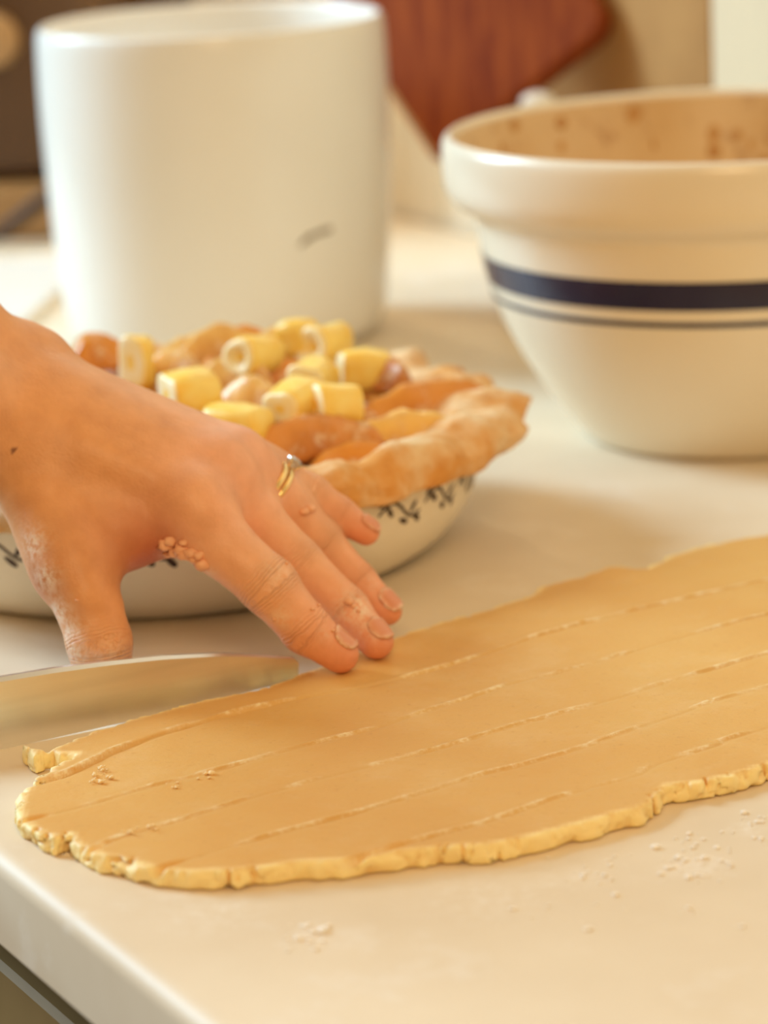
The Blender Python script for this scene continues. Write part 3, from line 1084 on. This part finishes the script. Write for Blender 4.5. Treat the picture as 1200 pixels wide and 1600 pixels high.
CUTS = [[(-40, 1240), (97, 1213), (200, 1166), (330, 1124), (480, 1088), (560, 1076), (720, 1033), (816, 1001), (960, 962), (1200, 905), (1900, 740)],
        [(-40, 1300), (160, 1250), (245, 1227), (320, 1208), (450, 1172), (592, 1135), (709, 1097), (816, 1062), (885, 1047), (1040, 1002), (1200, 960), (1900, 780)],
        [(-40, 1375), (108, 1337), (205, 1301), (300, 1275), (425, 1237), (560, 1201), (661, 1175), (736, 1154), (827, 1127), (960, 1090), (1200, 1020), (1900, 830)],
        [(150, 1385), (310, 1336), (400, 1311), (490, 1287), (560, 1268), (720, 1220), (880, 1177), (987, 1140), (1109, 1097), (1200, 1072), (1900, 880)],
        [(400, 1388), (560, 1338), (656, 1310), (747, 1287), (901, 1236), (992, 1212), (1019, 1195), (1125, 1161), (1200, 1135), (1900, 940)]]


def catmull(P, n=6):
    P = np.array(P, float)
    out = []
    for i in range(len(P) - 1):
        p0, p1, p2, p3 = P[max(i - 1, 0)], P[i], P[i + 1], P[min(i + 2, len(P) - 1)]
        for t in np.linspace(0, 1, n, endpoint=False):
            out.append(0.5 * ((2 * p1) + (-p0 + p2) * t + (2 * p0 - 5 * p1 + 4 * p2 - p3) * t * t + (-p0 + 3 * p1 - 3 * p2 + p3) * t ** 3))
    out.append(P[-1])
    return np.array(out)


def seg_dist(X, Y, poly, closed):
    d = np.full(X.shape, 1e9)
    par = np.zeros(X.shape)
    side = np.zeros(X.shape)
    n = len(poly)
    cum = 0.0
    for i in range(n if closed else n - 1):
        a, b = poly[i], poly[(i + 1) % n]
        ab = b - a
        L2 = ab @ ab + 1e-18
        t = np.clip(((X - a[0]) * ab[0] + (Y - a[1]) * ab[1]) / L2, 0, 1)
        dd = np.hypot(X - a[0] - t * ab[0], Y - a[1] - t * ab[1])
        m = dd < d
        d[m] = dd[m]
        par[m] = cum + t[m] * math.sqrt(L2)
        side[m] = np.sign((ab[0] * (Y - a[1]) - ab[1] * (X - a[0])))[m]
        cum += math.sqrt(L2)
    return d, par, side


def inside_poly(X, Y, poly):
    ins = np.zeros(X.shape, bool)
    n = len(poly)
    for i in range(n):
        a, b = poly[i], poly[(i + 1) % n]
        c = ((a[1] > Y) != (b[1] > Y))
        xi = (b[0] - a[0]) * (Y - a[1]) / (b[1] - a[1] + 1e-18) + a[0]
        ins ^= c & (X < xi)
    return ins


def build_dough():
    h = 0.0008
    poly = np.array([atz(q, 0.0)[:2] for q in FRONT] + [atz(q, DT)[:2] for q in BACK])
    TIP = atz((45, 1191), 0.0)
    x0, x1, y0, y1 = -0.126, 0.215, 0.848, 1.275
    xs, ys = np.arange(x0, x1, h), np.arange(y0, y1, h)
    zs = np.arange(-0.0016, 0.0105, h)
    X, Y = np.meshgrid(xs, ys, indexing='ij')
    d, par, _ = seg_dist(X, Y, poly, True)
    sd = np.where(inside_poly(X, Y, poly), -d, d)
    hgt = DT + 0.0004 * vnoise(X, Y, X * 0, 0.03) + 0.00022 * vnoise(X, Y, X * 0, 0.008)
    sid = np.zeros(X.shape, int)
    flour_glint = np.zeros(X.shape)
    for k, c in enumerate(CUTS):
        pl = np.array([atz(q, DT)[:2] for q in c])
        pl = catmull(pl, 4)
        dc, pc, side = seg_dist(X, Y, pl, False)
        brk = np.clip(0.55 + 1.1 * vnoise(X, Y, X * 0, 0.012, k + 3), 0, 1)
        below = (side < 0)                              # nearer to us
        sid += below.astype(int)
        amp = 0.0011 if k == 0 else 0.0008
        off = dc * np.where(below, -1, 1)
        hgt += amp * brk * np.exp(-((off - 0.0008) / 0.0011) ** 2)
        hgt -= 0.00035 * np.exp(-((off + 0.0008) / 0.0009) ** 2)
        if k == 0:                                     # the first strip has come a little free and rides higher at its left end
            hgt += np.where(below, 0, 0.0009) * np.clip((-X - 0.0) / 0.10, 0, 1)
        flour_glint = np.maximum(flour_glint, np.exp(-((off - 0.0007) / 0.0010) ** 2) * np.clip(brk * 1.35 + 0.05, 0, 1.0))  # mask for flour and painted highlight on each cut ridge
        # the cut opens at the crumbling edge
        near = np.clip(1 - (-sd) / 0.010, 0, 1)
        hgt -= 0.0035 * np.exp(-(dc / 0.0011) ** 2) * near
    Z = zs[None, None, :]
    D3 = np.empty((len(xs), len(ys), len(zs)), np.float32)
    band = sd > -0.014
    bi = np.argwhere(band)
    for kz, z in enumerate(zs):
        w = np.zeros(X.shape)
        xb, yb = X[band], Y[band]
        zb = np.full(xb.shape, z)
        rg = np.minimum(np.abs(vnoise(xb, yb, zb * 0.6, 0.0085, 2)), np.abs(vnoise(xb, yb, zb * 0.6, 0.0048, 6)) * 1.5)
        nb = (0.0010 * vnoise(xb, yb, zb, 0.0085) + 0.0011 * vnoise(xb, yb, zb, 0.0038, 5) + 0.0008 * vnoise(xb, yb, zb, 0.0018, 9)
              + 0.0034 * np.clip(1 - rg / 0.085, 0, 1) * np.clip(0.5 + 1.6 * vnoise(xb, yb, zb * 0, 0.02, 4), 0, 1) - 0.0006)
        tipd = np.hypot(xb - TIP[0], yb - TIP[1])
        w[band] = nb * np.clip(tipd / 0.022, 0.3, 1.0) - 0.0006 * np.exp(-(tipd / 0.012) ** 2)
        side = sd + w + 0.0010 * ((z - DT * 0.45) / DT) ** 2
        top = z - hgt - 0.0004 * np.clip(1 + sd / 0.006, 0, 1) * 0
        D3[:, :, kz] = -smin(-side, -top, 0.0015)
        D3[:, :, kz] = np.maximum(D3[:, :, kz], -(z + 0.0000) + 0.00015)
    D3[0, :, :] = D3[-1, :, :] = 1
    D3[:, 0, :] = D3[:, -1, :] = 1
    D3[:, :, 0] = D3[:, :, -1] = 1
    V, F = surface_nets(D3, (x0, y0, zs[0]), h)
    ix = np.clip(((V[:, 0] - x0) / h).round().astype(int), 0, len(xs) - 1)
    iy = np.clip(((V[:, 1] - y0) / h).round().astype(int), 0, len(ys) - 1)
    ed = np.clip(1 + sd[ix, iy] / 0.0035, 0, 1) ** 1.5
    fl = flour_glint[ix, iy]
    sidv = sid[ix, iy]
    # one light smoothing pass
    acc = np.zeros_like(V)
    cnt = np.zeros(len(V))
    for a in range(4):
        np.add.at(acc, F[:, a], V[F[:, (a + 1) % 4]]); np.add.at(cnt, F[:, a], 1)
        np.add.at(acc, F[:, a], V[F[:, (a + 3) % 4]]); np.add.at(cnt, F[:, a], 1)
    V = V * 0.75 + 0.25 * acc / cnt[:, None]
    V[:, 2] = np.maximum(V[:, 2], 0.0002)
    cen = V[F].mean(1)
    fx = np.clip(((cen[:, 0] - x0) / h).round().astype(int), 0, len(xs) - 1)
    fy = np.clip(((cen[:, 1] - y0) / h).round().astype(int), 0, len(ys) - 1)
    fs = sid[fx, fy]
    root = empty('rolled_dough', (0.0, 1.05, CZ))
    tag(root, 'flat rolled pie dough with a crumbly edge, cut into long strips on the worktop', 'dough')
    for s in range(len(CUTS) + 1):
        Fs = F[fs == s]
        if len(Fs) == 0:
            continue
        used, inv = np.unique(Fs, return_inverse=True)
        Vs = V[used] - np.array([0.0, 1.05, 0.0])
        o = fast_obj('dough_strip', Vs, inv.reshape(-1, 4), M['dough'], root, {'edge': ed[used], 'floury': fl[used]})


build_dough()


# ------------------------------------------------------------------ table knife
def build_knife():
    tip = atz((466, 1050), 0.0055)
    lft = atz((0, 1166), 0.0012)
    dxy = (lft - tip)[:2]
    L = float(np.linalg.norm(dxy))
    ux, uy = dxy / L
    root = empty('table_knife', tuple(tip))
    tag(root, 'silver table knife with its blade standing on edge behind the dough', 'knife')
    # blade profile along s (0 at the tip): spine and cutting edge heights measured in the photo
    S = np.array([0.0, 0.0012, 0.004, 0.012, 0.03, 0.05, 0.07, 0.09, 0.11, 0.125, 0.135])
    top = np.array([0.0038, 0.0054, 0.0062, 0.0083, 0.0122, 0.0150, 0.0168, 0.0180, 0.0186, 0.0184, 0.0165])
    bot = np.array([-0.0026, -0.0030, -0.0030, -0.0030, -0.0040, -0.0046, -0.0050, -0.0053, -0.0056, -0.0056, -0.0040])
    ss = np.concatenate([np.linspace(0, 0.004, 6), np.linspace(0.006, 0.135, 36)])
    V, F = [], []
    nx, ny = -uy, ux
    if ny > 0:
        nx, ny = -nx, -ny                   # towards the camera
    lean = 0.09
    prof = [(0.0, 0.00012), (0.25, 0.0005), (0.6, 0.0010), (0.945, 0.0018), (1.0, 0.0009)]
    for s in ss:
        t, b = np.interp(s, S, top), np.interp(s, S, bot)
        ring = [(b + (t - b) * f, w) for f, w in prof] + [(b + (t - b) * f, -w) for f, w in prof[::-1]]
        for z, w in ring:
            off = w - lean * (z - bot.min())
            V.append((ux * s + nx * off, uy * s + ny * off, z))
    k = len(prof) * 2
    for i in range(len(ss) - 1):
        for j in range(k):
            F.append((i * k + j, i * k + (j + 1) % k, (i + 1) * k + (j + 1) % k, (i + 1) * k + j))
    F.append(tuple(range(k)))
    F.append(tuple((len(ss) - 1) * k + j for j in range(k)))
    bl = mesh_obj('blade', V, F, M['steel'], root)
    md = bl.modifiers.new('edge', 'EDGE_SPLIT')
    md.split_angle = math.radians(24)
    # neck and handle beyond the frame, over the edge of the worktop
    pts, rad = [], []
    for s, rr in ((0.130, 0.0030), (0.136, 0.0042), (0.142, 0.0040), (0.16, 0.0048), (0.20, 0.0058), (0.235, 0.0062), (0.25, 0.005), (0.254, 0.002)):
        pts.append((ux * s, uy * s, 0.0065))
        rad.append(rr)
    tube('handle', pts, rad, M['steel'], root, 16)


build_knife()


# ------------------------------------------------------------------ hand and forearm
def A(x, y, d):
    return aty((x, y), d)


def rcone(P, a, b, ra, rb):
    ab = b - a
    t = np.clip(((P - a) @ ab) / (ab @ ab), 0, 1)
    return np.linalg.norm(P - a - t[..., None] * ab, axis=-1) - (ra + (rb - ra) * t)


FING = {
    'index': [(A(297, 795, 1.057), .0118), (A(345, 850, 1.050), .0106), (A(420, 915, 1.045), .0098), (A(478, 983, 1.043), .0083), (atz((531, 1022), .0128), .0066)],
    'middle': [(A(334, 745, 1.073), .0106), (A(395, 806, 1.073), .0095), (A(464, 880, 1.070), .0088), (A(541, 951, 1.066), .0076), (atz((588, 1003), .0122), .0061)],
    'ring': [(A(366, 728, 1.086), .0100), (A(435, 778, 1.090), .0089), (A(500, 848, 1.093), .0080), (A(556, 908, 1.091), .0069), (A(604, 953, 1.086), .0057)],
    'little': [(A(402, 742, 1.104), .0090), (A(440, 752, 1.104), .0078), (A(484, 772, 1.104), .0070), (A(530, 805, 1.103), .0062), (A(572, 831, 1.101), .0050)],
    'thumb': [(A(48, 742, 1.060), .0140), (A(116, 893, 1.042), .0128), (A(140, 950, 1.036), .0108), (A(155, 1003, 1.0315), .0107), (A(161, 1050, 1.031), .0096)],
}
PRIMS = []           # a, b, ra, rb, blend
for nm, ch in FING.items():
    for (a, ra), (b, rb) in zip(ch[:-1], ch[1:]):
        PRIMS.append((nm, a, b, ra, rb, 0.003))
PALM = [
    (A(72, 692, 1.066), FING['index'][0][0], .0150, .0112, .016),
    (A(62, 655, 1.076), FING['middle'][0][0], .0150, .0104, .016),
    (A(50, 628, 1.090), FING['ring'][0][0], .0130, .0100, .016),
    (A(38, 606, 1.100), FING['little'][0][0], .0115, .0088, .014),
    (A(60, 655, 1.080), A(-12, 618, 1.080), .0190, .0180, .012),
    (A(172, 838, 1.052), A(262, 826, 1.060), .0110, .0098, .010),
    (A(100, 760, 1.062), A(180, 830, 1.054), .0150, .0120, .010),
    (A(20, 700, 1.066), A(110, 862, 1.046), .0140, .0125, .008),
    (A(10, 594, 1.092), A(-420, 250, 1.030), .0165, .0330, .012),      # forearm, outer side
    (A(-5, 668, 1.066), A(-420, 380, 1.000), .0160, .0330, .012),      # forearm, thumb side
    (A(-420, 320, 1.015), A(-820, 60, 0.960), .0400, .0440, .02),
]
# low relief on the back of the hand: tendons, knuckle caps, a vein or two
DORS = np.array([0.12, -0.76, 0.62]) / np.linalg.norm([0.12, -0.76, 0.62])


def tendon(k, t0, t1, r, pro):
    a, b, ra, rb = PALM[k][:4]
    f = lambda t: a + (b - a) * t + DORS * (ra + (rb - ra) * t - r + pro)
    return (f(t0), f(t1), r, r, 0.007)


for k in range(3):          # flesh between neighbouring hand bones
    a0, b0, r0, s0 = PALM[k][:4]
    a1, b1, r1, s1 = PALM[k + 1][:4]
    PALM.append(((a0 + a1) / 2, b0 * 0.5 + b1 * 0.5 - (b0 - a0) * 0.08, (r0 + r1) * 0.49, (s0 + s1) * 0.46, .014))
RELIEF = [
    tendon(0, 0.30, 0.97, .0030, .0006),
    tendon(1, 0.25, 0.97, .0030, .0009),
    tendon(2, 0.30, 0.97, .0028, .0007),
    (A(74, 775, 1.0480), A(134, 928, 1.0300), .0046, .0042, .006),
    (A(302, 786, 1.0500), A(312, 796, 1.0490), .0096, .0090, .008),
    (A(336, 732, 1.0690), A(344, 740, 1.0680), .0088, .0084, .008),
    (A(60, 556, 1.0960), A(40, 548, 1.0940), .0085, .0085, .010),        # knob of the wrist bone
]


def hand_sdf(P):
    shp = P.shape[:-1]
    Q = P.reshape(-1, 3)
    out = np.full(len(Q), 0.05)
    palm = np.full(len(Q), 0.05)

    def apply(arr, a, b, ra, rb, k):
        lo = np.minimum(a, b) - max(ra, rb) - k - 0.012
        hi = np.maximum(a, b) + max(ra, rb) + k + 0.012
        m = np.all((Q > lo) & (Q < hi), axis=1)
        if m.any():
            arr[m] = smin(arr[m], rcone(Q[m], a, b, ra, rb), k)
    for a, b, ra, rb, k in PALM:
        apply(palm, a, b, ra, rb, k)
    for a, b, ra, rb, k in RELIEF:
        apply(palm, a, b, ra, rb, k)
    allf = palm
    res = palm.copy()
    for nm in FING:
        fd = np.full(len(Q), 0.05)
        for n2, a, b, ra, rb, k in PRIMS:
            if n2 == nm:
                apply(fd, a, b, ra, rb, k)
        # a finger melts into the palm near its root and stays apart from its neighbours
        root = FING[nm][0][0] if nm != 'thumb' else FING[nm][1][0]
        dr = np.linalg.norm(Q - root, axis=1)
        k = 0.0012 + 0.011 * np.clip(1 - (dr - 0.012) / 0.016, 0, 1)
        hh = np.maximum(k - np.abs(res - fd), 0) / k
        res = np.minimum(res, fd) - hh * hh * k * 0.25
    return res.reshape(shp)


def axis_info(V):
    """nearest finger, coordinate along it in mm and distances to its joints"""
    best = np.full(len(V), 1e9)
    fid = np.zeros(len(V), int)
    s = np.zeros(len(V))
    for k, (nm, ch) in enumerate(FING.items()):
        cum = 0.0
        for (a, ra), (b, rb) in zip(ch[:-1], ch[1:]):
            ab = b - a
            l = np.linalg.norm(ab)
            t = np.clip(((V - a) @ ab) / (ab @ ab), 0, 1)
            d = np.linalg.norm(V - a - t[:, None] * ab, axis=1) - (ra + (rb - ra) * t)
            m = d < best
            best[m] = d[m]; fid[m] = k; s[m] = (cum + t[m] * l) * 1000
            cum += l
    return fid, s


def surf_px(x, y):
    P = np.array([A(x, y, d) for d in np.linspace(0.98, 1.13, 400)])
    hs = hand_sdf(P)
    return P[int(np.argmax(hs < 0)) if (hs < 0).any() else int(np.argmin(hs))]


def build_hand():
    h = 0.0010
    pts = np.array([p for ch in FING.values() for p, _ in ch] + [A(-5, 668, 1.066), A(10, 594, 1.092)])
    lo, hi = pts.min(0) - 0.03, pts.max(0) + 0.03
    lo[0] = -0.36
    hi[2] += 0.11
    lo[2] = CZ - 0.004
    xs, ys, zs = [np.arange(lo[k], hi[k], h) for k in range(3)]
    D = np.empty((len(xs), len(ys), len(zs)), np.float32)
    for i0 in range(0, len(xs), 24):
        X, Y, Z = np.meshgrid(xs[i0:i0 + 24], ys, zs, indexing='ij')
        D[i0:i0 + 24] = hand_sdf(np.stack([X, Y, Z], -1))
    D[0] = D[-1] = 0.02
    D[:, 0] = D[:, -1] = 0.02
    D[:, :, 0] = D[:, :, -1] = 0.02
    V, F = surface_nets(D, lo, h)
    for _ in range(2):
        acc = np.zeros_like(V); cnt = np.zeros(len(V))
        for a in range(4):
            np.add.at(acc, F[:, a], V[F[:, (a + 1) % 4]]); np.add.at(cnt, F[:, a], 1)
        V = V * 0.5 + 0.5 * acc / cnt[:, None]
    fid, s = axis_info(V)
    base = np.array(lin((234, 170, 116)))
    red = np.array(lin((240, 150, 114)))
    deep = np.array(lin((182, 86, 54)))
    pink = np.array(lin((252, 190, 160)))
    col = np.tile(base, (len(V), 1))

    def blend(c, w):
        nonlocal col
        col = col * (1 - w[:, None]) + c * w[:, None]

    def spot(p, r):
        return np.exp(-(np.linalg.norm(V - p, axis=1) / r) ** 2)
    ends = np.zeros(len(V))
    wm = np.zeros(len(V))
    for k, (nm, ch) in enumerate(FING.items()):
        cum = np.cumsum([0] + [np.linalg.norm(b[0] - a[0]) * 1000 for a, b in zip(ch[:-1], ch[1:])])
        on = fid == k
        if nm != 'thumb':
            ends[on] = np.clip((s[on] - cum[2]) / (cum[4] - cum[2]), 0, 1)
            for j, wd in ((2, 5.0), (3, 3.6)):
                wm[on] = np.maximum(wm[on], np.exp(-((s[on] - cum[j]) / wd) ** 2))
        else:
            for j, wd in ((3, 6.0),):
                wm[on] = np.maximum(wm[on], np.exp(-((s[on] - cum[j] - 4) / wd) ** 2))
            ends[on] = 0.3 * np.clip((s[on] - cum[1]) / (cum[4] - cum[1]), 0, 1)
    blend(np.array(lin((248, 190, 150))), 0.8 * np.isin(fid, (0, 1, 2, 3)) * np.clip((s - 4) / 14, 0, 1))
    blend(red, 0.6 * ends ** 1.2)
    for nm in ('index', 'middle', 'ring'):
        blend(pink, 0.9 * spot(FING[nm][0][0], 0.018))
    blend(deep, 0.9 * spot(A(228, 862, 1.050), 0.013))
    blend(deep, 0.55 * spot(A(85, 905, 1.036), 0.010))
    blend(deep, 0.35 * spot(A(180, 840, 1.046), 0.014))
    blend(np.array(lin((120, 66, 44))), 0.8 * (np.linalg.norm(V - surf_px(20, 703), axis=1) < 0.0011))
    fl = np.zeros(len(V))
    for q, d, r, w in (((590, 905), 1.082, 0.004, .7), ((556, 950), 1.058, 0.006, .9), ((575, 975), 1.052, 0.005, .8), ((512, 990), 1.034, 0.003, .5), ((440, 965), 1.036, 0.004, .5),
                       ((300, 862), 1.048, 0.006, 0.9), ((330, 885), 1.045, 0.004, .7), ((270, 855), 1.05, 0.004, .9), ((440, 890), 1.036, 0.006, .4), ((490, 790), 1.106, 0.005, .6),
                       ((180, 1030), 1.018, 0.007, .5), ((575, 800), 1.104, 0.004, .7), ((520, 960), 1.06, .004, .5)):
        fl = np.maximum(fl, w * np.exp(-(np.linalg.norm(V - A(q[0], q[1], d), axis=1) / r) ** 2))
    # flour along the left side of the thumb
    for q, d in (((52, 850), 1.036), ((70, 905), 1.03), ((95, 955), 1.03), ((108, 990), 1.025), ((110, 1025), 1.022), ((112, 1050), 1.02)):
        fl = np.maximum(fl, 0.85 * np.exp(-(np.linalg.norm(V - A(q[0], q[1], d), axis=1) / 0.0055) ** 2))
    wloc = A(-10, 620, 1.08)
    o = fast_obj('person', V - wloc, F, M['skin'], None, {'Col': col, 'wphase': s, 'wmask': wm, 'flour': fl})
    o.location = tuple(wloc)
    tag(o, 'bare left hand and forearm with two gold rings, fingertips holding the dough edge', 'person')
    return o, wloc


HAND, HLOC = build_hand()


def surf_hit(start, direction, maxd=0.03):
    """walk from inside the hand outwards until the surface"""
    ts = np.linspace(0, maxd, 240)
    P = start + ts[:, None] * direction
    d = hand_sdf(P)
    i = int(np.argmax(d > 0))
    return P[max(i, 1)]


def build_nails():
    for nm, back, ln, wd, tilt in (('index', 0.0040, 0.0100, 0.0094, 0.35), ('middle', 0.0030, 0.0095, 0.0088, 0.30), ('ring', 0.0028, 0.0096, 0.0086, 0.10), ('little', 0.0018, 0.0082, 0.0070, 0.1)):
        ch = FING[nm]
        a, b = ch[3][0], ch[4][0]
        ax = (b - a) / np.linalg.norm(b - a)
        dors = np.array([0, -0.35, 1.0])
        dors = dors - (dors @ ax) * ax
        dors /= np.linalg.norm(dors)
        side = np.cross(ax, dors)
        dors = dors * math.cos(tilt) + side * math.sin(tilt) * (1 if side[1] > 0 else -1)
        side = np.cross(ax, dors)
        c = b - ax * (back - 0.002)
        nu, nv = 15, 15
        V, rim = [], []
        for i in range(nu):
            for j in range(nv):
                u, v = i / (nu - 1) * 2 - 1, j / (nv - 1) * 2 - 1
                # square grid onto a rounded oblong
                uu = u * math.sqrt(1 - v * v * 0.42)
                vv = v * math.sqrt(1 - u * u * 0.42)
                ang = vv * wd * 0.5 / 0.0058
                dirn = dors * math.cos(ang) + side * math.sin(ang)
                st = c + ax * (uu * ln * 0.5)
                p = surf_hit(st - dirn * 0.001, dirn)
                rr = max(abs(u), abs(v))
                lift = 0.00045 - 0.0004 * (rr > 0.95) + (0.0005 if u > 0.8 else 0.0)
                V.append(p + dirn * lift - HLOC)
                rim.append(np.clip((rr - 0.62) / 0.3, 0, 1))
        F = np.array([(i * nv + j, (i + 1) * nv + j, (i + 1) * nv + j + 1, i * nv + j + 1) for i in range(nu - 1) for j in range(nv - 1)])
        rim = np.array(rim) * (1.0 if nm == 'ring' else 0.6)
        o = fast_obj('fingernail', np.array(V), F, M['nail'], HAND, {'rim': rim})
        sol = o.modifiers.new('thick', 'SOLIDIFY')
        sol.thickness = 0.0004
        sol.offset = 0


build_nails()


def build_rings():
    ch = FING['ring']
    a, b = ch[1][0], ch[2][0]
    d0 = (b - ch[0][0]) / np.linalg.norm(b - ch[0][0])
    c0 = ch[1][0] - d0 * 0.0050
    up = np.array([0.0, -0.25, 1.0])
    up = up - (up @ d0) * d0
    up /= np.linalg.norm(up)
    sd = np.cross(d0, up)

    def band(name, s, Rr, wr, th):
        n, m = 72, 10
        V, F = [], []
        for i in range(n):
            a = 2 * math.pi * i / n
            rad = up * math.cos(a) + sd * math.sin(a)
            for j in range(m):
                t = 2 * math.pi * j / m
                V.append(c0 + d0 * (s + wr * math.cos(t)) + rad * (Rr + th * math.sin(t)) - HLOC)
        for i in range(n):
            for j in range(m):
                F.append((i * m + j, ((i + 1) % n) * m + j, ((i + 1) % n) * m + (j + 1) % m, i * m + (j + 1) % m))
        return mesh_obj(name, V, F, M['gold'], HAND)
    wb = band('wedding_band', -0.0014, 0.0101, 0.0012, 0.0009)
    wb['label'] = 'plain narrow gold band'
    er = band('engagement_ring', 0.0014, 0.0101, 0.0011, 0.0009)
    er['label'] = 'gold ring with a raised clear stone'
    # four-prong setting and round cut stone, turned towards the little finger side
    rot = 0.55
    u1 = up * math.cos(rot) + sd * math.sin(rot) * (1 if sd[1] > 0 else -1)
    s1 = np.cross(d0, u1)
    g0 = c0 + d0 * 0.0014 + u1 * 0.0102 - HLOC

    def at(x, y, z):
        return g0 + d0 * x + s1 * y + u1 * z
    V, F = [], []
    for k in range(4):
        an = math.pi / 4 + k * math.pi / 2
        for j in range(3):
            r = (0.0008, 0.0022, 0.0031)[j]
            z = (-0.0004, 0.0014, 0.0034)[j]
            bx = len(V)
            for q in range(5):
                t = 2 * math.pi * q / 5
                V.append(at(r * math.cos(an) + 0.00038 * math.cos(t), r * math.sin(an) + 0.00038 * math.sin(t), z))
        b0 = len(V) - 15
        for j in range(2):
            for q in range(5):
                F.append((b0 + j * 5 + q, b0 + j * 5 + (q + 1) % 5, b0 + (j + 1) * 5 + (q + 1) % 5, b0 + (j + 1) * 5 + q))
        F.append(tuple(b0 + 10 + q for q in range(5)))
    mesh_obj('prong_setting', V, F, M['gold'], er)
    V, F = [], []
    n = 12
    for (r, z, o) in ((0.0, 0.0006, 0), (0.0032, 0.0030, 0), (0.0032, 0.0034, 0), (0.0019, 0.0045, 0.5)):
        for k in range(n):
            t = 2 * math.pi * (k + o) / n
            V.append(at(r * math.cos(t), r * math.sin(t), z))
    for j in range(3):
        for k in range(n):
            F.append((j * n + k, j * n + (k + 1) % n, (j + 1) * n + (k + 1) % n, (j + 1) * n + k))
    F.append(tuple(3 * n + k for k in range(n)))
    dm = mesh_obj('stone', V, F, M['diamond'], er, False)
    dm['label'] = 'clear round cut stone'


build_rings()


def blob(V, F, c, r, rnd, flat=1.0):
    bm = bmesh.new()
    bmesh.ops.create_icosphere(bm, subdivisions=2, radius=1.0)
    b = len(V)
    for v in bm.verts:
        k = 1 + 0.28 * rnd.uniform(-1, 1)
        V.append((c[0] + v.co.x * r * k, c[1] + v.co.y * r * k, c[2] + v.co.z * r * k * flat))
    for f in bm.faces:
        F.append(tuple(b + v.index for v in f.verts))
    bm.free()


def build_bits():
    rnd = random.Random(5)
    # bits of dough stuck to the hand at the root of the index finger and on the fingers
    V, F = [], []
    spots = [(258, 852, 2.6), (266, 846, 2.2), (272, 862, 2.4), (282, 858, 2.6), (290, 866, 2.8), (298, 864, 2.6), (306, 874, 2.4), (316, 882, 2.6), (310, 868, 2.0), (286, 848, 1.6), (262, 866, 1.6),
             (428, 968, 1.1), (488, 952, 1.2), (498, 945, 1.0), (120, 938, 0.9), (520, 985, 1.1), (476, 800, 1.6), (486, 795, 1.8), (545, 940, 1.6), (552, 948, 1.4), (560, 955, 1.3), (448, 880, 1.0)]
    for x, y, mm in spots:
        ds = np.linspace(0.99, 1.12, 400)
        P = np.array([A(x, y, d) for d in ds])
        hs = hand_sdf(P)
        i = int(np.argmax(hs < 0.0004)) if (hs < 0.0004).any() else int(np.argmin(hs))
        blob(V, F, P[i] - HLOC - np.array([0, -0.0002, 0]), mm * (0.0011 if mm > 1.5 else 0.0007), rnd, 0.75)
    o = mesh_obj('dough_bits', V, F, M['dough_smear'], HAND)
    o['kind'] = 'stuff'
    o['label'] = 'sticky bits of raw dough on the skin'
    # loose flour and crumbs on the worktop
    V, F = [], []
    clumps = [((1100, 1350), 34, 34), ((1160, 1300), 14, 30), ((1085, 1315), 12, 26), ((490, 1462), 26, 20), ((465, 1470), 10, 14), ((890, 1375), 14, 30), ((1080, 1430), 4, 20), ((840, 1420), 12, 60),
              ((1170, 1280), 6, 20), ((960, 1345), 10, 40), ((1170, 1450), 3, 12), ((920, 1445), 3, 10)]
    for (cx, cy), n, sp in clumps:
        for _ in range(n):
            q = (rnd.gauss(cx, sp), rnd.gauss(cy, sp * 0.5))
            p = atz(q, 0.0)
            r = abs(rnd.gauss(0.0, 0.0005)) + 0.00022
            if p[0] > 0.25:
                continue
            blob(V, F, (p[0], p[1], CZ + r * 0.35), r, rnd, 0.5)
    fl = mesh_obj('flour_dusting', V, F, M['flour'])
    tag(fl, 'loose white flour specks scattered on the worktop before the dough', 'flour', kind='stuff')
    # crumbs of dough
    V, F = [], []
    for (cx, cy), n, sp in (((150, 1215), 12, 12), ((160, 1205), 12, 10), ((105, 1336), 5, 4), ((205, 1300), 8, 8), ((235, 1290), 6, 6), ((270, 1225), 8, 10), ((320, 1210), 6, 10)):
        for _ in range(n):
            p = atz((rnd.gauss(cx, sp), rnd.gauss(cy, sp * 0.4)), DT + 0.0006)
            r = abs(rnd.gauss(0.0, 0.00035)) + 0.0002
            blob(V, F, (p[0], p[1], p[2]), r, rnd, 0.7)
    cr = mesh_obj('dough_crumbs', V, F, M['crumb'])
    tag(cr, 'tiny pale dough crumbs lying on the left end of the dough', 'crumbs', kind='stuff')


build_bits()
